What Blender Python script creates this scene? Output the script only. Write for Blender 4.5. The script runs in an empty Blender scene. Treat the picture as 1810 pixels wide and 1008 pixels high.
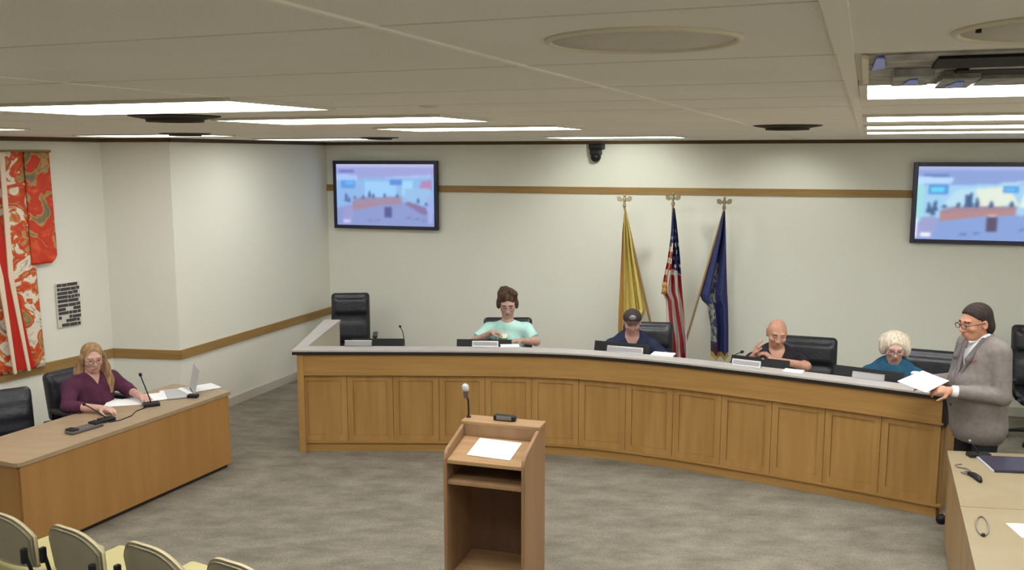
import bpy, bmesh, math, random
import numpy as np
from mathutils import Vector, Matrix
random.seed(7)
scene = bpy.context.scene
COL = scene.collection
PI = math.pi
def R(d): return math.radians(d)
def lin(c):
    return tuple((v/255/12.92 if v/255 <= .04045 else ((v/255+.055)/1.055)**2.4) for v in c)

# ------------------------------------------------------------------ camera, world, exposure
cam = bpy.data.cameras.new('camera'); camo = bpy.data.objects.new('camera', cam); COL.objects.link(camo)
cam.sensor_width = 36; cam.lens = 36*1620/1810; cam.clip_start = .05
camo.location = (0, 0, 2.8); camo.rotation_euler = (PI/2 - math.atan(228/1620), 0, 0)
scene.camera = camo
vs = scene.view_settings
vs.view_transform = 'Standard'; vs.look = 'None'; vs.gamma = 1; vs.use_curve_mapping = False; vs.exposure = 0
w = bpy.data.worlds.new('world'); scene.world = w; w.use_nodes = True
w.node_tree.nodes['Background'].inputs[0].default_value = (.8, .8, .75, 1)
w.node_tree.nodes['Background'].inputs[1].default_value = .1
LIGHT_STRENGTH = 16.8

# ------------------------------------------------------------------ materials
MATS = {}
def mat(name, c, rough=.6, c2=None, scale=(8, 8, 8), detail=3, bump=0, bscale=60, metal=0, spec=.3,
        emis=None, estr=1.0, lo=.35, hi=.65, coat=0, alpha=1, trans=0):
    if name in MATS: return MATS[name]
    m = bpy.data.materials.new(name); m.use_nodes = True; MATS[name] = m
    nt = m.node_tree; b = nt.nodes['Principled BSDF']
    b.inputs['Roughness'].default_value = rough; b.inputs['Metallic'].default_value = metal
    b.inputs['Specular IOR Level'].default_value = spec
    b.inputs['Base Color'].default_value = (*lin(c), 1)
    b.inputs['Coat Weight'].default_value = coat
    b.inputs['Alpha'].default_value = alpha; b.inputs['Transmission Weight'].default_value = trans
    tc = nt.nodes.new('ShaderNodeTexCoord')
    if c2:
        mp = nt.nodes.new('ShaderNodeMapping'); mp.inputs['Scale'].default_value = scale
        nz = nt.nodes.new('ShaderNodeTexNoise'); nz.inputs['Scale'].default_value = 1; nz.inputs['Detail'].default_value = detail
        rp = nt.nodes.new('ShaderNodeValToRGB')
        rp.color_ramp.elements[0].position = lo; rp.color_ramp.elements[1].position = hi
        rp.color_ramp.elements[0].color = (*lin(c), 1); rp.color_ramp.elements[1].color = (*lin(c2), 1)
        nt.links.new(tc.outputs['Object'], mp.inputs[0]); nt.links.new(mp.outputs[0], nz.inputs[0])
        nt.links.new(nz.outputs[0], rp.inputs[0]); nt.links.new(rp.outputs[0], b.inputs['Base Color'])
    if bump:
        n2 = nt.nodes.new('ShaderNodeTexNoise'); n2.inputs['Scale'].default_value = bscale; n2.inputs['Detail'].default_value = 4
        bp = nt.nodes.new('ShaderNodeBump'); bp.inputs['Strength'].default_value = bump; bp.inputs['Distance'].default_value = .01
        nt.links.new(tc.outputs['Object'], n2.inputs[0]); nt.links.new(n2.outputs[0], bp.inputs['Height'])
        nt.links.new(bp.outputs[0], b.inputs['Normal'])
    if emis:
        b.inputs['Emission Color'].default_value = (*lin(emis), 1); b.inputs['Emission Strength'].default_value = estr
    return m
M_wall = mat('wall_paint', (232, 231, 217), .85, bump=.05, bscale=120)
M_ceil = mat('ceiling_tile', (238, 233, 224), .95, c2=(234, 229, 219), scale=(2, 2, 2), bump=.15, bscale=150)
M_tbar = mat('ceiling_bar', (242, 236, 224), .8)
M_tdark = mat('ceiling_joint', (222, 215, 200), .9)
M_crown = mat('crown_wood', (96, 74, 44), .6, c2=(84, 64, 38), scale=(1, 1, 30))
M_oaktrim = mat('oak_trim', (162, 130, 80), .55, c2=(150, 117, 68), scale=(2, 2, 40))
M_base = mat('baseboard_vinyl', (196, 190, 178), .6)
M_oak = mat('dais_oak', (172, 133, 78), .45, c2=(158, 119, 64), scale=(14, 14, 1.2), detail=5, spec=.35)
M_oakh = mat('dais_oak_horizontal', (171, 132, 77), .45, c2=(160, 121, 66), scale=(1.5, 1.5, 26), detail=5, spec=.35)
M_ledge = mat('ledge_laminate', (184, 178, 172), .35, c2=(176, 170, 164), scale=(6, 6, 6), spec=.4)
M_edge = mat('ledge_edge', (42, 34, 30), .4)
M_desk = mat('desk_oak', (168, 125, 72), .45, c2=(159, 117, 65), scale=(9, 9, .8), detail=5)
M_desktop = mat('desk_top_laminate', (164, 142, 113), .4, c2=(156, 134, 105), scale=(3, 12, 3), detail=5, spec=.5)
M_lect = mat('lectern_wood', (144, 112, 80), .5, c2=(132, 101, 71), scale=(9, 9, 1), detail=5)
M_lectop = mat('lectern_top_wood', (160, 128, 92), .4, c2=(144, 112, 76), scale=(3, 22, 3), detail=5)
M_black = mat('black_plastic', (26, 26, 27), .45)
M_dark = mat('dark_metal', (46, 46, 50), .4, metal=.6)
M_leather = mat('black_leather', (38, 38, 44), .38, c2=(30, 30, 35), scale=(9, 9, 9), bump=.3, bscale=40, spec=.5)
M_chrome = mat('grey_metal', (150, 150, 150), .3, metal=.8)
M_paper = mat('white_paper', (240, 240, 238), .7)
M_plate = mat('nameplate_silver', (160, 156, 155), .4)
M_mesh = mat('mic_foam', (190, 190, 186), .9, c2=(150, 150, 150), scale=(200, 200, 200))
M_clear = mat('clear_plastic', (225, 232, 238), .1, trans=.75, spec=.5)
M_silver = mat('laptop_silver', (196, 196, 198), .4, metal=.3)
M_light = mat('light_diffuser', (250, 248, 244), .5, emis=(248, 249, 250), estr=LIGHT_STRENGTH)
M_frame = mat('light_frame', (215, 210, 195), .5)
M_ventd = mat('vent_dark', (48, 42, 32), .7)
M_speaker = mat('speaker_grille', (212, 205, 192), .8, c2=(204, 197, 184), scale=(120, 120, 120))
M_rim = mat('speaker_rim', (226, 216, 192), .5)

def carpet():
    m = bpy.data.materials.new('carpet'); m.use_nodes = True; nt = m.node_tree; b = nt.nodes['Principled BSDF']
    b.inputs['Roughness'].default_value = .95; b.inputs['Specular IOR Level'].default_value = .1
    tc = nt.nodes.new('ShaderNodeTexCoord')
    def nz(scale, rot, det, c1, c2, lo, hi):
        mp = nt.nodes.new('ShaderNodeMapping'); mp.inputs['Scale'].default_value = scale; mp.inputs['Rotation'].default_value = (0, 0, rot)
        n = nt.nodes.new('ShaderNodeTexNoise'); n.inputs['Scale'].default_value = 1; n.inputs['Detail'].default_value = det
        n.inputs['Roughness'].default_value = .65
        r = nt.nodes.new('ShaderNodeValToRGB'); r.color_ramp.elements[0].position = lo; r.color_ramp.elements[1].position = hi
        r.color_ramp.elements[0].color = (*lin(c1), 1); r.color_ramp.elements[1].color = (*lin(c2), 1)
        nt.links.new(tc.outputs['Object'], mp.inputs[0]); nt.links.new(mp.outputs[0], n.inputs[0]); nt.links.new(n.outputs[0], r.inputs[0])
        return r
    a = nz((3.2, 6.0, 1), R(17), 5, (122, 116, 102), (152, 145, 129), .32, .68)
    f = nz((60, 60, 1), 0, 2, (205, 205, 205), (255, 255, 255), .3, .7)
    mx = nt.nodes.new('ShaderNodeMix'); mx.data_type = 'RGBA'; mx.blend_type = 'MULTIPLY'; mx.inputs[0].default_value = .8
    nt.links.new(a.outputs[0], mx.inputs[6]); nt.links.new(f.outputs[0], mx.inputs[7]); nt.links.new(mx.outputs[2], b.inputs['Base Color'])
    return m
M_carpet = carpet()

# ------------------------------------------------------------------ mesh helpers
def link(name, me, m, parent=None, smooth=False):
    for x in (m if isinstance(m, (list, tuple)) else [m]): me.materials.append(x)
    if smooth:
        me.polygons.foreach_set('use_smooth', [True]*len(me.polygons))
    o = bpy.data.objects.new(name, me); COL.objects.link(o)
    if parent: o.parent = parent
    return o
class MB:
    def __init__(s): s.bm = bmesh.new(); s.smooth = False; s.mi = 0
    def _new(s, n0):
        fs = [f for f in s.bm.faces if f.index == -1 or f.index >= n0]
        return fs
    def box(s, c, d, rz=0, bev=0, rot=None, seg=2):
        t = bmesh.new(); bmesh.ops.create_cube(t, size=1)
        bmesh.ops.scale(t, vec=d, verts=t.verts)
        if bev: bmesh.ops.bevel(t, geom=list(t.edges), offset=bev, segments=seg, profile=.5, affect='EDGES')
        mt = Matrix.Translation(c) @ (rot.to_4x4() if rot else Matrix.Rotation(rz, 4, 'Z'))
        bmesh.ops.transform(t, matrix=mt, verts=t.verts); s.add(t); return s
    def add(s, t):
        for f in t.faces: f.material_index = s.mi
        me = bpy.data.meshes.new('x'); t.to_mesh(me); t.free(); s.bm.from_mesh(me); bpy.data.meshes.remove(me)
    def cyl(s, a, b, r, r2=None, seg=20, cap=True):
        a, b = Vector(a), Vector(b); d = b-a; r2 = r if r2 is None else r2
        t = bmesh.new(); bmesh.ops.create_cone(t, cap_ends=cap, segments=seg, radius1=r, radius2=r2, depth=d.length)
        q = Vector((0, 0, 1)).rotation_difference(d.normalized())
        bmesh.ops.transform(t, matrix=Matrix.Translation((a+b)/2) @ q.to_matrix().to_4x4(), verts=t.verts); s.add(t); return s
    def ball(s, c, r, sc=(1, 1, 1), seg=16):
        t = bmesh.new(); bmesh.ops.create_uvsphere(t, u_segments=seg, v_segments=seg//2+2, radius=r)
        bmesh.ops.scale(t, vec=sc, verts=t.verts); bmesh.ops.translate(t, vec=c, verts=t.verts); s.add(t); return s
    def tube(s, pts, r, seg=8, closed=False):
        pts = [Vector(p) for p in pts]; n = len(pts); rings = []; t = bmesh.new(); up = Vector((0, 0, 1))
        prev = None
        for i, p in enumerate(pts):
            if closed: d = pts[(i+1) % n]-pts[i-1]
            else: d = pts[min(i+1, n-1)]-pts[max(i-1, 0)]
            d.normalize()
            x = d.cross(up) if prev is None else prev - d*prev.dot(d)
            if x.length < 1e-4: x = d.cross(Vector((0, 1, 0)))
            x.normalize(); prev = x; y = d.cross(x)
            rr = r[i] if isinstance(r, (list, tuple)) else r
            rings.append([t.verts.new(p+(x*math.cos(2*PI*k/seg)+y*math.sin(2*PI*k/seg))*rr) for k in range(seg)])
        for i in range(n if closed else n-1):
            A, B = rings[i], rings[(i+1) % n]
            for k in range(seg): t.faces.new((A[k], A[(k+1) % seg], B[(k+1) % seg], B[k]))
        if not closed:
            t.faces.new(rings[0][::-1]); t.faces.new(rings[-1])
        bmesh.ops.recalc_face_normals(t, faces=t.faces); s.add(t); return s
    def prism(s, poly, z0, z1):
        t = bmesh.new(); a = [t.verts.new((x, y, z0)) for x, y in poly]; b = [t.verts.new((x, y, z1)) for x, y in poly]
        n = len(poly); t.faces.new(a[::-1]); t.faces.new(b)
        for i in range(n): t.faces.new((a[i], a[(i+1) % n], b[(i+1) % n], b[i]))
        bmesh.ops.recalc_face_normals(t, faces=t.faces); s.add(t); return s
    def prism_x(s, poly, x0, x1, bev=0):     # poly in (y, z)
        t = bmesh.new(); a = [t.verts.new((x0, y, z)) for y, z in poly]; b = [t.verts.new((x1, y, z)) for y, z in poly]
        n = len(poly); t.faces.new(a[::-1]); t.faces.new(b)
        for i in range(n): t.faces.new((a[i], a[(i+1) % n], b[(i+1) % n], b[i]))
        bmesh.ops.recalc_face_normals(t, faces=t.faces)
        if bev: bmesh.ops.bevel(t, geom=list(t.edges), offset=bev, segments=2, affect='EDGES')
        s.add(t); return s
    def prism_y(s, poly, y0, y1, bev=0):     # poly in (x, z)
        t = bmesh.new(); a = [t.verts.new((x, y0, z)) for x, z in poly]; b = [t.verts.new((x, y1, z)) for x, z in poly]
        n = len(poly); t.faces.new(a[::-1]); t.faces.new(b)
        for i in range(n): t.faces.new((a[i], a[(i+1) % n], b[(i+1) % n], b[i]))
        bmesh.ops.recalc_face_normals(t, faces=t.faces)
        if bev: bmesh.ops.bevel(t, geom=list(t.edges), offset=bev, segments=2, affect='EDGES')
        s.add(t); return s
    def lathe(s, prof, c=(0, 0, 0), seg=28):  # prof (r, z)
        t = bmesh.new(); rings = []
        for r, z in prof:
            rings.append([t.verts.new((c[0]+r*math.cos(2*PI*k/seg), c[1]+r*math.sin(2*PI*k/seg), c[2]+z)) for k in range(seg)])
        for A, B in zip(rings, rings[1:]):
            for k in range(seg): t.faces.new((A[k], A[(k+1) % seg], B[(k+1) % seg], B[k]))
        t.faces.new(rings[0][::-1]); t.faces.new(rings[-1])
        bmesh.ops.recalc_face_normals(t, faces=t.faces); s.add(t); return s
    def build(s, name, m, parent=None, smooth=False):
        me = bpy.data.meshes.new(name); s.bm.to_mesh(me); s.bm.free(); return link(name, me, m, parent, smooth)
def thing(name, label, cat, loc=(0, 0, 0), rz=0, group=None):
    o = bpy.data.objects.new(name, None); COL.objects.link(o); o.location = loc; o.rotation_euler = (0, 0, rz)
    o.empty_display_size = .1; o['label'] = label; o['category'] = cat
    if group: o['group'] = group
    return o
def tag(o, label, cat, group=None):
    o['label'] = label; o['category'] = cat
    if group: o['group'] = group
    return o
def struct(o): o['kind'] = 'structure'; return o
def dup(root, loc, rz, label, group=None):
    r = root.copy(); COL.objects.link(r); r.location = loc; r.rotation_euler = (0, 0, rz); r['label'] = label
    if group: r['group'] = group
    for ch in list(root.children):
        c = ch.copy(); COL.objects.link(c); c.parent = r
        for g in ch.children:
            d = g.copy(); COL.objects.link(d); d.parent = c
    return r

# ------------------------------------------------------------------ implicit-surface modeller (one continuous mesh)
V3 = lambda p: np.array(p, dtype=np.float32)
def ell(c, r, k=.02, op='u', rot=None):
    c = V3(c); r = V3(r); M = None if rot is None else np.array(rot, dtype=np.float32)
    def f(P):
        q = P-c
        if M is not None: q = q @ M       # world -> local (M columns are local axes)
        k0 = np.sqrt(((q/r)**2).sum(-1))+1e-6; k1 = np.sqrt(((q/(r*r))**2).sum(-1))+1e-6
        return k0*(k0-1)/k1
    m = float(r.max()); return (f, c-m, c+m, k, op)
def cap(a, b, ra, rb=None, k=.02, op='u', cut=False, flat=None):
    a = V3(a); b = V3(b); rb = ra if rb is None else rb; d = b-a; L2 = float(d @ d)+1e-9; u = d/math.sqrt(L2)
    def f(P):
        q = P-a; t = np.clip((q @ d)/L2, 0, 1)
        e = q - t[..., None]*d
        if flat is not None:
            n = V3(flat[0]); h = (e @ n)[..., None]*n; e = e + h*(flat[1]-1)
        D = np.sqrt((e**2).sum(-1)) - (ra+(rb-ra)*t)
        if cut: D = np.maximum(D, (P-b) @ u)
        return D
    m = max(ra, rb); return (f, np.minimum(a, b)-m, np.maximum(a, b)+m, k, op)
def rbox(c, h, r=.02, k=.01, op='u', rot=None):
    c = V3(c); h = V3(h); M = None if rot is None else np.array(rot, dtype=np.float32)
    def f(P):
        q = P-c
        if M is not None: q = q @ M
        q = np.abs(q)-(h-r)
        return np.sqrt((np.maximum(q, 0)**2).sum(-1))+np.minimum(q.max(-1), 0)-r
    m = float(np.sqrt((h**2).sum())); return (f, c-m, c+m, k, op)
def half(p, n):                 # keeps the side the normal points away from
    p = V3(p); n = V3(n); n = n/np.sqrt(n @ n)
    return (lambda P: (P-p) @ n, None, None, 0, 'i')
def region(f, k=0): return (f, None, None, k, 'cutf')
def sdf_mesh(prims, vox, name, m, parent=None, paint=None):
    los = [p[1] for p in prims if p[4] == 'u']; his = [p[2] for p in prims if p[4] == 'u']
    lo = np.min(los, 0)-vox*3; hi = np.max(his, 0)+vox*3
    N = np.ceil((hi-lo)/vox).astype(int)+1
    F = np.full(N, .5, dtype=np.float32)
    ax = [lo[i]+vox*np.arange(N[i], dtype=np.float32) for i in range(3)]
    for f, a, b, k, op in prims:
        if a is None: s = [slice(0, N[i]) for i in range(3)]
        else:
            mg = k+vox*4
            i0 = np.clip(np.floor((a-mg-lo)/vox).astype(int), 0, N-1); i1 = np.clip(np.ceil((b+mg-lo)/vox).astype(int)+1, 1, N)
            if (i1 <= i0).any(): continue
            s = [slice(i0[i], i1[i]) for i in range(3)]
        s = tuple(s)
        X, Y, Z = np.meshgrid(ax[0][s[0]], ax[1][s[1]], ax[2][s[2]], indexing='ij')
        D = f(np.stack([X, Y, Z], -1)).astype(np.float32); G = F[s]
        if op == 'u':
            if k > 0:
                h = np.maximum(k-np.abs(D-G), 0)/k; F[s] = np.minimum(D, G)-h*h*k*.25
            else: F[s] = np.minimum(D, G)
        elif op == 's':
            D = -D
            if k > 0:
                h = np.maximum(k-np.abs(D-G), 0)/k; F[s] = np.maximum(D, G)+h*h*k*.25
            else: F[s] = np.maximum(D, G)
        else: F[s] = np.maximum(D, G)
    S = F < 0
    c = S[:-1, :-1, :-1].astype(np.int8)
    tot = np.zeros_like(c)
    for dx in (0, 1):
        for dy in (0, 1):
            for dz in (0, 1):
                tot += S[dx:N[0]-1+dx, dy:N[1]-1+dy, dz:N[2]-1+dz]
    I, J, K = np.nonzero((tot > 0) & (tot < 8))
    n = len(I); pos = np.zeros((n, 3)); cnt = np.zeros(n)
    for a in range(3):
        o1, o2 = [x for x in range(3) if x != a]
        for u in (0, 1):
            for v in (0, 1):
                off = [0, 0, 0]; off[o1] = u; off[o2] = v
                i0 = (I+off[0], J+off[1], K+off[2]); off2 = list(off); off2[a] = 1
                i1 = (I+off2[0], J+off2[1], K+off2[2])
                f0, f1 = F[i0], F[i1]; mk = (f0 < 0) != (f1 < 0)
                t = np.where(mk, f0/np.where(mk, f0-f1, 1), 0)
                p = np.zeros((n, 3)); p[:, o1] = u; p[:, o2] = v; p[:, a] = t
                pos += p*mk[:, None]; cnt += mk
    pos = (pos/cnt[:, None] + np.stack([I, J, K], 1))*vox + lo
    ids = np.full(tot.shape, -1, dtype=np.int32); ids[I, J, K] = np.arange(n)
    quads = []
    for a in range(3):
        b_, c_ = (a+1) % 3, (a+2) % 3
        A = np.moveaxis(S, (a, b_, c_), (0, 1, 2)); D = np.moveaxis(ids, (a, b_, c_), (0, 1, 2))
        sA = A[:-1, 1:-1, 1:-1]; sB = A[1:, 1:-1, 1:-1]
        i, j, k = np.nonzero(sA != sB)
        q = np.stack([D[i, j, k], D[i, j+1, k], D[i, j+1, k+1], D[i, j, k+1]], 1)
        fl = ~sA[i, j, k]; q[fl] = q[fl][:, ::-1]
        quads.append(q)
    Q = np.concatenate(quads); Q = Q[(Q >= 0).all(1)]
    me = bpy.data.meshes.new(name)
    me.vertices.add(n); me.vertices.foreach_set('co', pos.astype(np.float32).ravel())
    me.loops.add(len(Q)*4); me.loops.foreach_set('vertex_index', Q.ravel().astype(np.int32))
    me.polygons.add(len(Q)); me.polygons.foreach_set('loop_start', np.arange(0, len(Q)*4, 4, dtype=np.int32))
    if paint:
        ctr = pos[Q].mean(1); mi = np.zeros(len(Q), dtype=np.int32)
        for fn, idx in paint: mi[fn(ctr)] = idx
        me.polygons.foreach_set('material_index', mi)
    me.update(); me.validate()
    return link(name, me, m, parent, True)

# ------------------------------------------------------------------ room shell
AB, UB = Vector((-2.43, 12.12)), Vector((.955, -.297)).normalized()       # back wall origin and direction
NB = Vector((UB.y, -UB.x))                                                # points into the room
def wb(s, off=0, z=0):                                                    # point on / in front of the back wall
    p = AB+UB*s+NB*off; return Vector((p.x, p.y, z))
RZB = math.atan2(UB.y, UB.x)
C1, C2 = Vector((-4.194, 9.444)), Vector((-3.452, 9.333))
DL = Vector((-4.779+4.194, 8.351-9.444)).normalized()
P0 = C1+DL*4.6; BR = AB+UB*9.6; FR = BR+NB*13.2; FL = P0+NB*8.6
CH = 2.98
def wall(a, b, name, z0=0, z1=CH, th=.12, m=M_wall, out=1):
    a, b = Vector(a), Vector(b); d = (b-a).normalized(); n = Vector((-d.y, d.x))*out*th
    mb = MB(); mb.prism([(a.x, a.y), (b.x, b.y), (b.x+n.x, b.y+n.y), (a.x+n.x, a.y+n.y)], z0, z1)
    return struct(mb.build(name, m))
def strip(a, b, name, z0, z1, th, m):      # trim board standing proud of a wall whose room side is to the right of a->b
    return wall(a, b, name, z0, z1, th, m, -1)
wall(AB, BR, 'wall_back'); wall(C2, AB, 'wall_left_rear'); wall(C1, C2, 'wall_left_return'); wall(P0, C1, 'wall_left')
wall(BR, FR, 'wall_right'); wall(FR, FL, 'wall_front'); wall(FL, P0, 'wall_left_front')
poly = [tuple(v) for v in (AB, BR, FR, FL, P0, C1, C2)]
struct(MB().prism(poly, -.1, 0).build('floor', M_carpet)); struct(MB().prism(poly, CH, CH+.1).build('ceiling', M_ceil))
tn = 0
def trim(a, b, z0, z1, th, m, e0=0, e1=0):
    global tn; tn += 1
    a, b = Vector(a), Vector(b); d = (b-a).normalized()
    return strip(a-d*e0, b+d*e1, 'trim_%d' % tn, z0, z1, th, m)
for a, b in ((AB, BR), (C2, AB), (C1, C2), (P0, C1)):
    trim(a, b, CH-.04, CH, .022, M_crown)
trim(AB, BR, 2.35, 2.432, .02, M_oaktrim)
for a, b in ((C2, AB), (C1, C2), (P0, C1)): trim(a, b, .705, .80, .02, M_oaktrim)
for i, (a, b) in enumerate(((AB, BR), (C2, AB), (C1, C2), (P0, C1))):
    strip(a, b, 'baseboard_%s' % ('back', 'left_rear', 'left_return', 'left')[i], 0, .1, .012, M_base)

# ------------------------------------------------------------------ ceiling grid
G = R(21); GR = Vector((math.cos(G), -math.sin(G))); GV = Vector((math.sin(G), math.cos(G)))
def cg(u, v, z=CH): p = GR*u+GV*v; return Vector((p.x, p.y, z))
def bar(u0, v0, u1, v1, wd, h, m=M_tbar):
    global tn; tn += 1
    c = (cg(u0, v0)+cg(u1, v1))/2; L = (cg(u1, v1)-cg(u0, v0)).length
    along_u = abs(u1-u0) > abs(v1-v0)
    mb = MB(); mb.box((c.x, c.y, CH-h/2), (L, wd, h) if along_u else (wd, L, h), rz=-G)
    return struct(mb.build('trim_%d' % tn, m))
bar(-.045, -1, -.045, 9.0, .03, .006)
bar(-.65, -1, -.65, 9.3, .011, .004)
for u in (-1.86, -3.1): bar(u, .5, u, 8.8, .006, .002)
for k in range(-2, 5):
    bar(-4.3, 1.165+.61*k, 2.3, 1.165+.61*k, .006, .0008, M_tdark)

# ------------------------------------------------------------------ lights in the ceiling
def make_light(u, v, label, group):
    p = cg(u+.61, v+.305); t = thing('ceiling_light', label, 'ceiling light', (p.x, p.y, CH), -G, group)
    f = MB()
    for sx in (-1, 1): f.box((sx*.598, 0, -.006), (.02, .61, .012))
    for sy in (-1, 1): f.box((0, sy*.296, -.006), (1.19, .015, .012))
    f.build('frame', M_frame, t)
    MB().box((0, 0, -.005), (1.176, .577, .006), bev=.002).build('diffuser', M_light, t)
    return t
l0 = make_light(-3.06, 2.37, 'large glowing ceiling panel just before the two-tier dark vent', 'ceiling light panels')
LG = 'ceiling light panels'
def lt(u, v, label, g=LG): 
    p = cg(u+.61, v+.305); dup(l0, (p.x, p.y, CH), -G, label, g)
lt(-2.96, 3.66, 'bright ceiling panel one row beyond the largest panel and dark vent')
lt(-2.92, 5.15, 'narrow bright ceiling panel lying between the second panel and the wall camera panel')
lt(-2.80, 8.1, 'glowing ceiling panel directly before the black wall camera')
lt(-.03, 2.40, 'bright ceiling panel partly masked by the open vent with painted blue glints')
lt(-.03, 4.35, 'glowing ceiling panel, second behind the open vent along the thick bar')
lt(-.03, 5.72, 'glowing ceiling panel, third behind the open vent along the thick bar')
lt(-.03, 7.1, 'glowing ceiling panel, farthest behind the open vent along the thick bar')
lt(-6.3, 3.9, 'glowing ceiling panel above the hanging kimono at picture edge')
lt(-6.3, 6.0, 'thin glowing ceiling panel beside the round vent near angled wall')
lt(-5.95, 8.0, 'thin glowing ceiling panel close to the mounted screen above empty chair')
HG = 'ceiling light panels out of view'; HL = 'glowing ceiling panel of the rows around the viewpoint'
for u, v in ((2.4, 4.35), (2.4, 7.1), (-.03, -1.2), (-6.3, 1.0), (2.4, -2.0), (4.2, 6.0)):
    lt(u, v, HL, HG)

M_light2 = mat('light_diffuser_dim', (250, 248, 244), .5, emis=(248, 249, 250), estr=LIGHT_STRENGTH*.60)
for o_ in [q for q in bpy.data.objects if q.name.startswith('ceiling_light') and q.get('label', '').startswith('thin glowing')]:
    for c_ in o_.children:
        if c_.name.startswith('diffuser'): c_.data = c_.data.copy(); c_.data.materials[0] = M_light2
def round_vent(x, y, r, label, h=.010):
    t = thing('ceiling_vent', label, 'vent', (x, y, CH), 0)
    MB().lathe([(r, 0), (r, -.003), (r*.9, -.008), (r*.7, -.008-h*.4), (r*.68, 0)]).build('outer_cone', M_ventd, t, True)
    MB().lathe([(r*.66, -.002), (r*.62, -.012-h), (r*.4, -.012-h), (r*.38, -.002)]).build('inner_cone', M_ventd, t, True)
round_vent(-1.52, 4.2, .20, 'dark two-tier round ceiling vent right behind the largest light panel', .016)
round_vent(-2.62, 7.45, .20, 'small dark round ceiling vent near the angled wall corner')
round_vent(-1.29, 9.04, .19, 'dark flat ceiling vent close above the screen over the empty chair')
round_vent(1.63, 5.5, .20, 'dark round ceiling vent beside the thick ceiling bar', .016)
def speaker(x, y, r, label):
    t = thing('ceiling_speaker', label, 'speaker', (x, y, CH), 0)
    MB().lathe([(r, 0), (r*.99, -.003), (r*.96, -.006), (r*.93, -.004), (r*.925, 0)], seg=48).build('rim', M_rim, t, True)
    MB().lathe([(r*.925, 0), (r*.92, -.0015), (r*.4, -.002), (.005, -.002)], seg=48).build('grille', M_speaker, t, True)
    return t
speaker(.205, 1.475, .155, 'large round recessed ceiling speaker with pale rim, whole')
s2 = speaker(.80, 1.33, .165, 'round ceiling speaker cut by the picture edge above the open vent')
MB().cyl((-.142, .0, -.008), (-.142, .0, -.002), .004).build('screw', M_black, s2)
def downlight(x, y, tx, ty, tz, power, spread, label):
    t = thing('ceiling_downlight', label, 'downlight', (x, y, CH), 0)
    MB().lathe([(.08, 0), (.08, -.003), (.062, -.006), (.060, -.001)]).build('trim_ring', M_frame, t, True)
    MB().lathe([(.060, -.001), (.058, -.003), (.003, -.003)]).build('lamp_lens', mat('lamp_lens', (250, 248, 244), emis=(255, 248, 236), estr=3), t)
    ld = bpy.data.lights.new('spot_lamp', 'SPOT'); ld.energy = power; ld.spot_size = R(spread); ld.spot_blend = .7; ld.shadow_soft_size = .05; ld.color = (.95, 1, .93)
    lo_ = bpy.data.objects.new('spot_lamp', ld); COL.objects.link(lo_); lo_.parent = t; lo_.location = (0, 0, -.03)
    lo_.rotation_euler = (Vector((tx, ty, tz))-Vector((x, y, CH-.03))).to_track_quat('-Z', 'Y').to_euler()
q = wb(4.0, 1.15); downlight(q.x, q.y, *wb(3.95, 0, 1.9), 42, 115, 'small round downlight near the wall camera')
q = wb(5.9, .9); downlight(q.x, q.y, *wb(5.8, 0, 1.4), 18, 115, 'small round downlight above the blue flag side of the wall')
q = C2.lerp(AB, .22)+Vector((.75, -.2)); q2 = C2.lerp(AB, .22); downlight(q.x, q.y, q2.x, q2.y, 1.7, 1.0, 120, 'small round downlight before the angled wall')
tag(MB().lathe([(.035, 0), (.034, -.004), (.02, -.008)], (-.30, 3.36, CH)).build('smoke_detector', M_tdark), 'tiny round grey disc on ceiling before the second light panel', 'detector')
# open linear vent with dark slots
p = cg(.58, 2.08)
t = thing('linear_ceiling_vent', 'open rectangular ceiling vent with dark slots and painted bluish glints', 'vent', (p.x, p.y, CH), -G)
M_vg = mat('vent_grey', (178, 174, 168), .5, c2=(120, 118, 112), scale=(20, 20, 20)); M_vs = mat('vent_slot', (26, 24, 24), .8)
M_blue = mat('vent_painted_glint', (130, 150, 255), .35, emis=(90, 110, 230), estr=.0)  # blue glow on the vent, put into a plain surface colour
MB().box((0, 0, -.002), (1.18, .6, .004)).build('back_plate', M_vg, t)
MB().box((-.592, 0, -.006), (.012, .6, .008)).build('frame', M_rim, t)
s = MB(); s.box((.06, -.15, -.006), (1.06, .20, .007)); s.box((.09, .05, -.007), (1.02, .13, .009)); s.build('dark_slot', M_vs, t)
s = MB(); s.box((.1, -.035, -.006), (1.0, .04, .008)); s.box((.115, .235, -.010), (.95, .22, .016)); s.build('deflector', M_vg, t)
for x, y, ww, hh in ((-.50, .10, .075, .26), (-.405, .20, .07, .30)):
    MB().box((x, y, -.013), (ww, hh, .018), bev=.002).build('step_plate', M_vg, t)
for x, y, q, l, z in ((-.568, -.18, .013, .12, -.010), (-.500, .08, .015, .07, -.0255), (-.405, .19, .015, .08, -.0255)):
    MB().prism([(x-q, y+l), (x+q, y+l*.7), (x+q*.6, y-l), (x-q*.4, y-l)], z, z+.003).build('painted_blue_glint', M_blue, t)  # flat blue pieces painted as reflected glints on the vent metal

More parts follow.
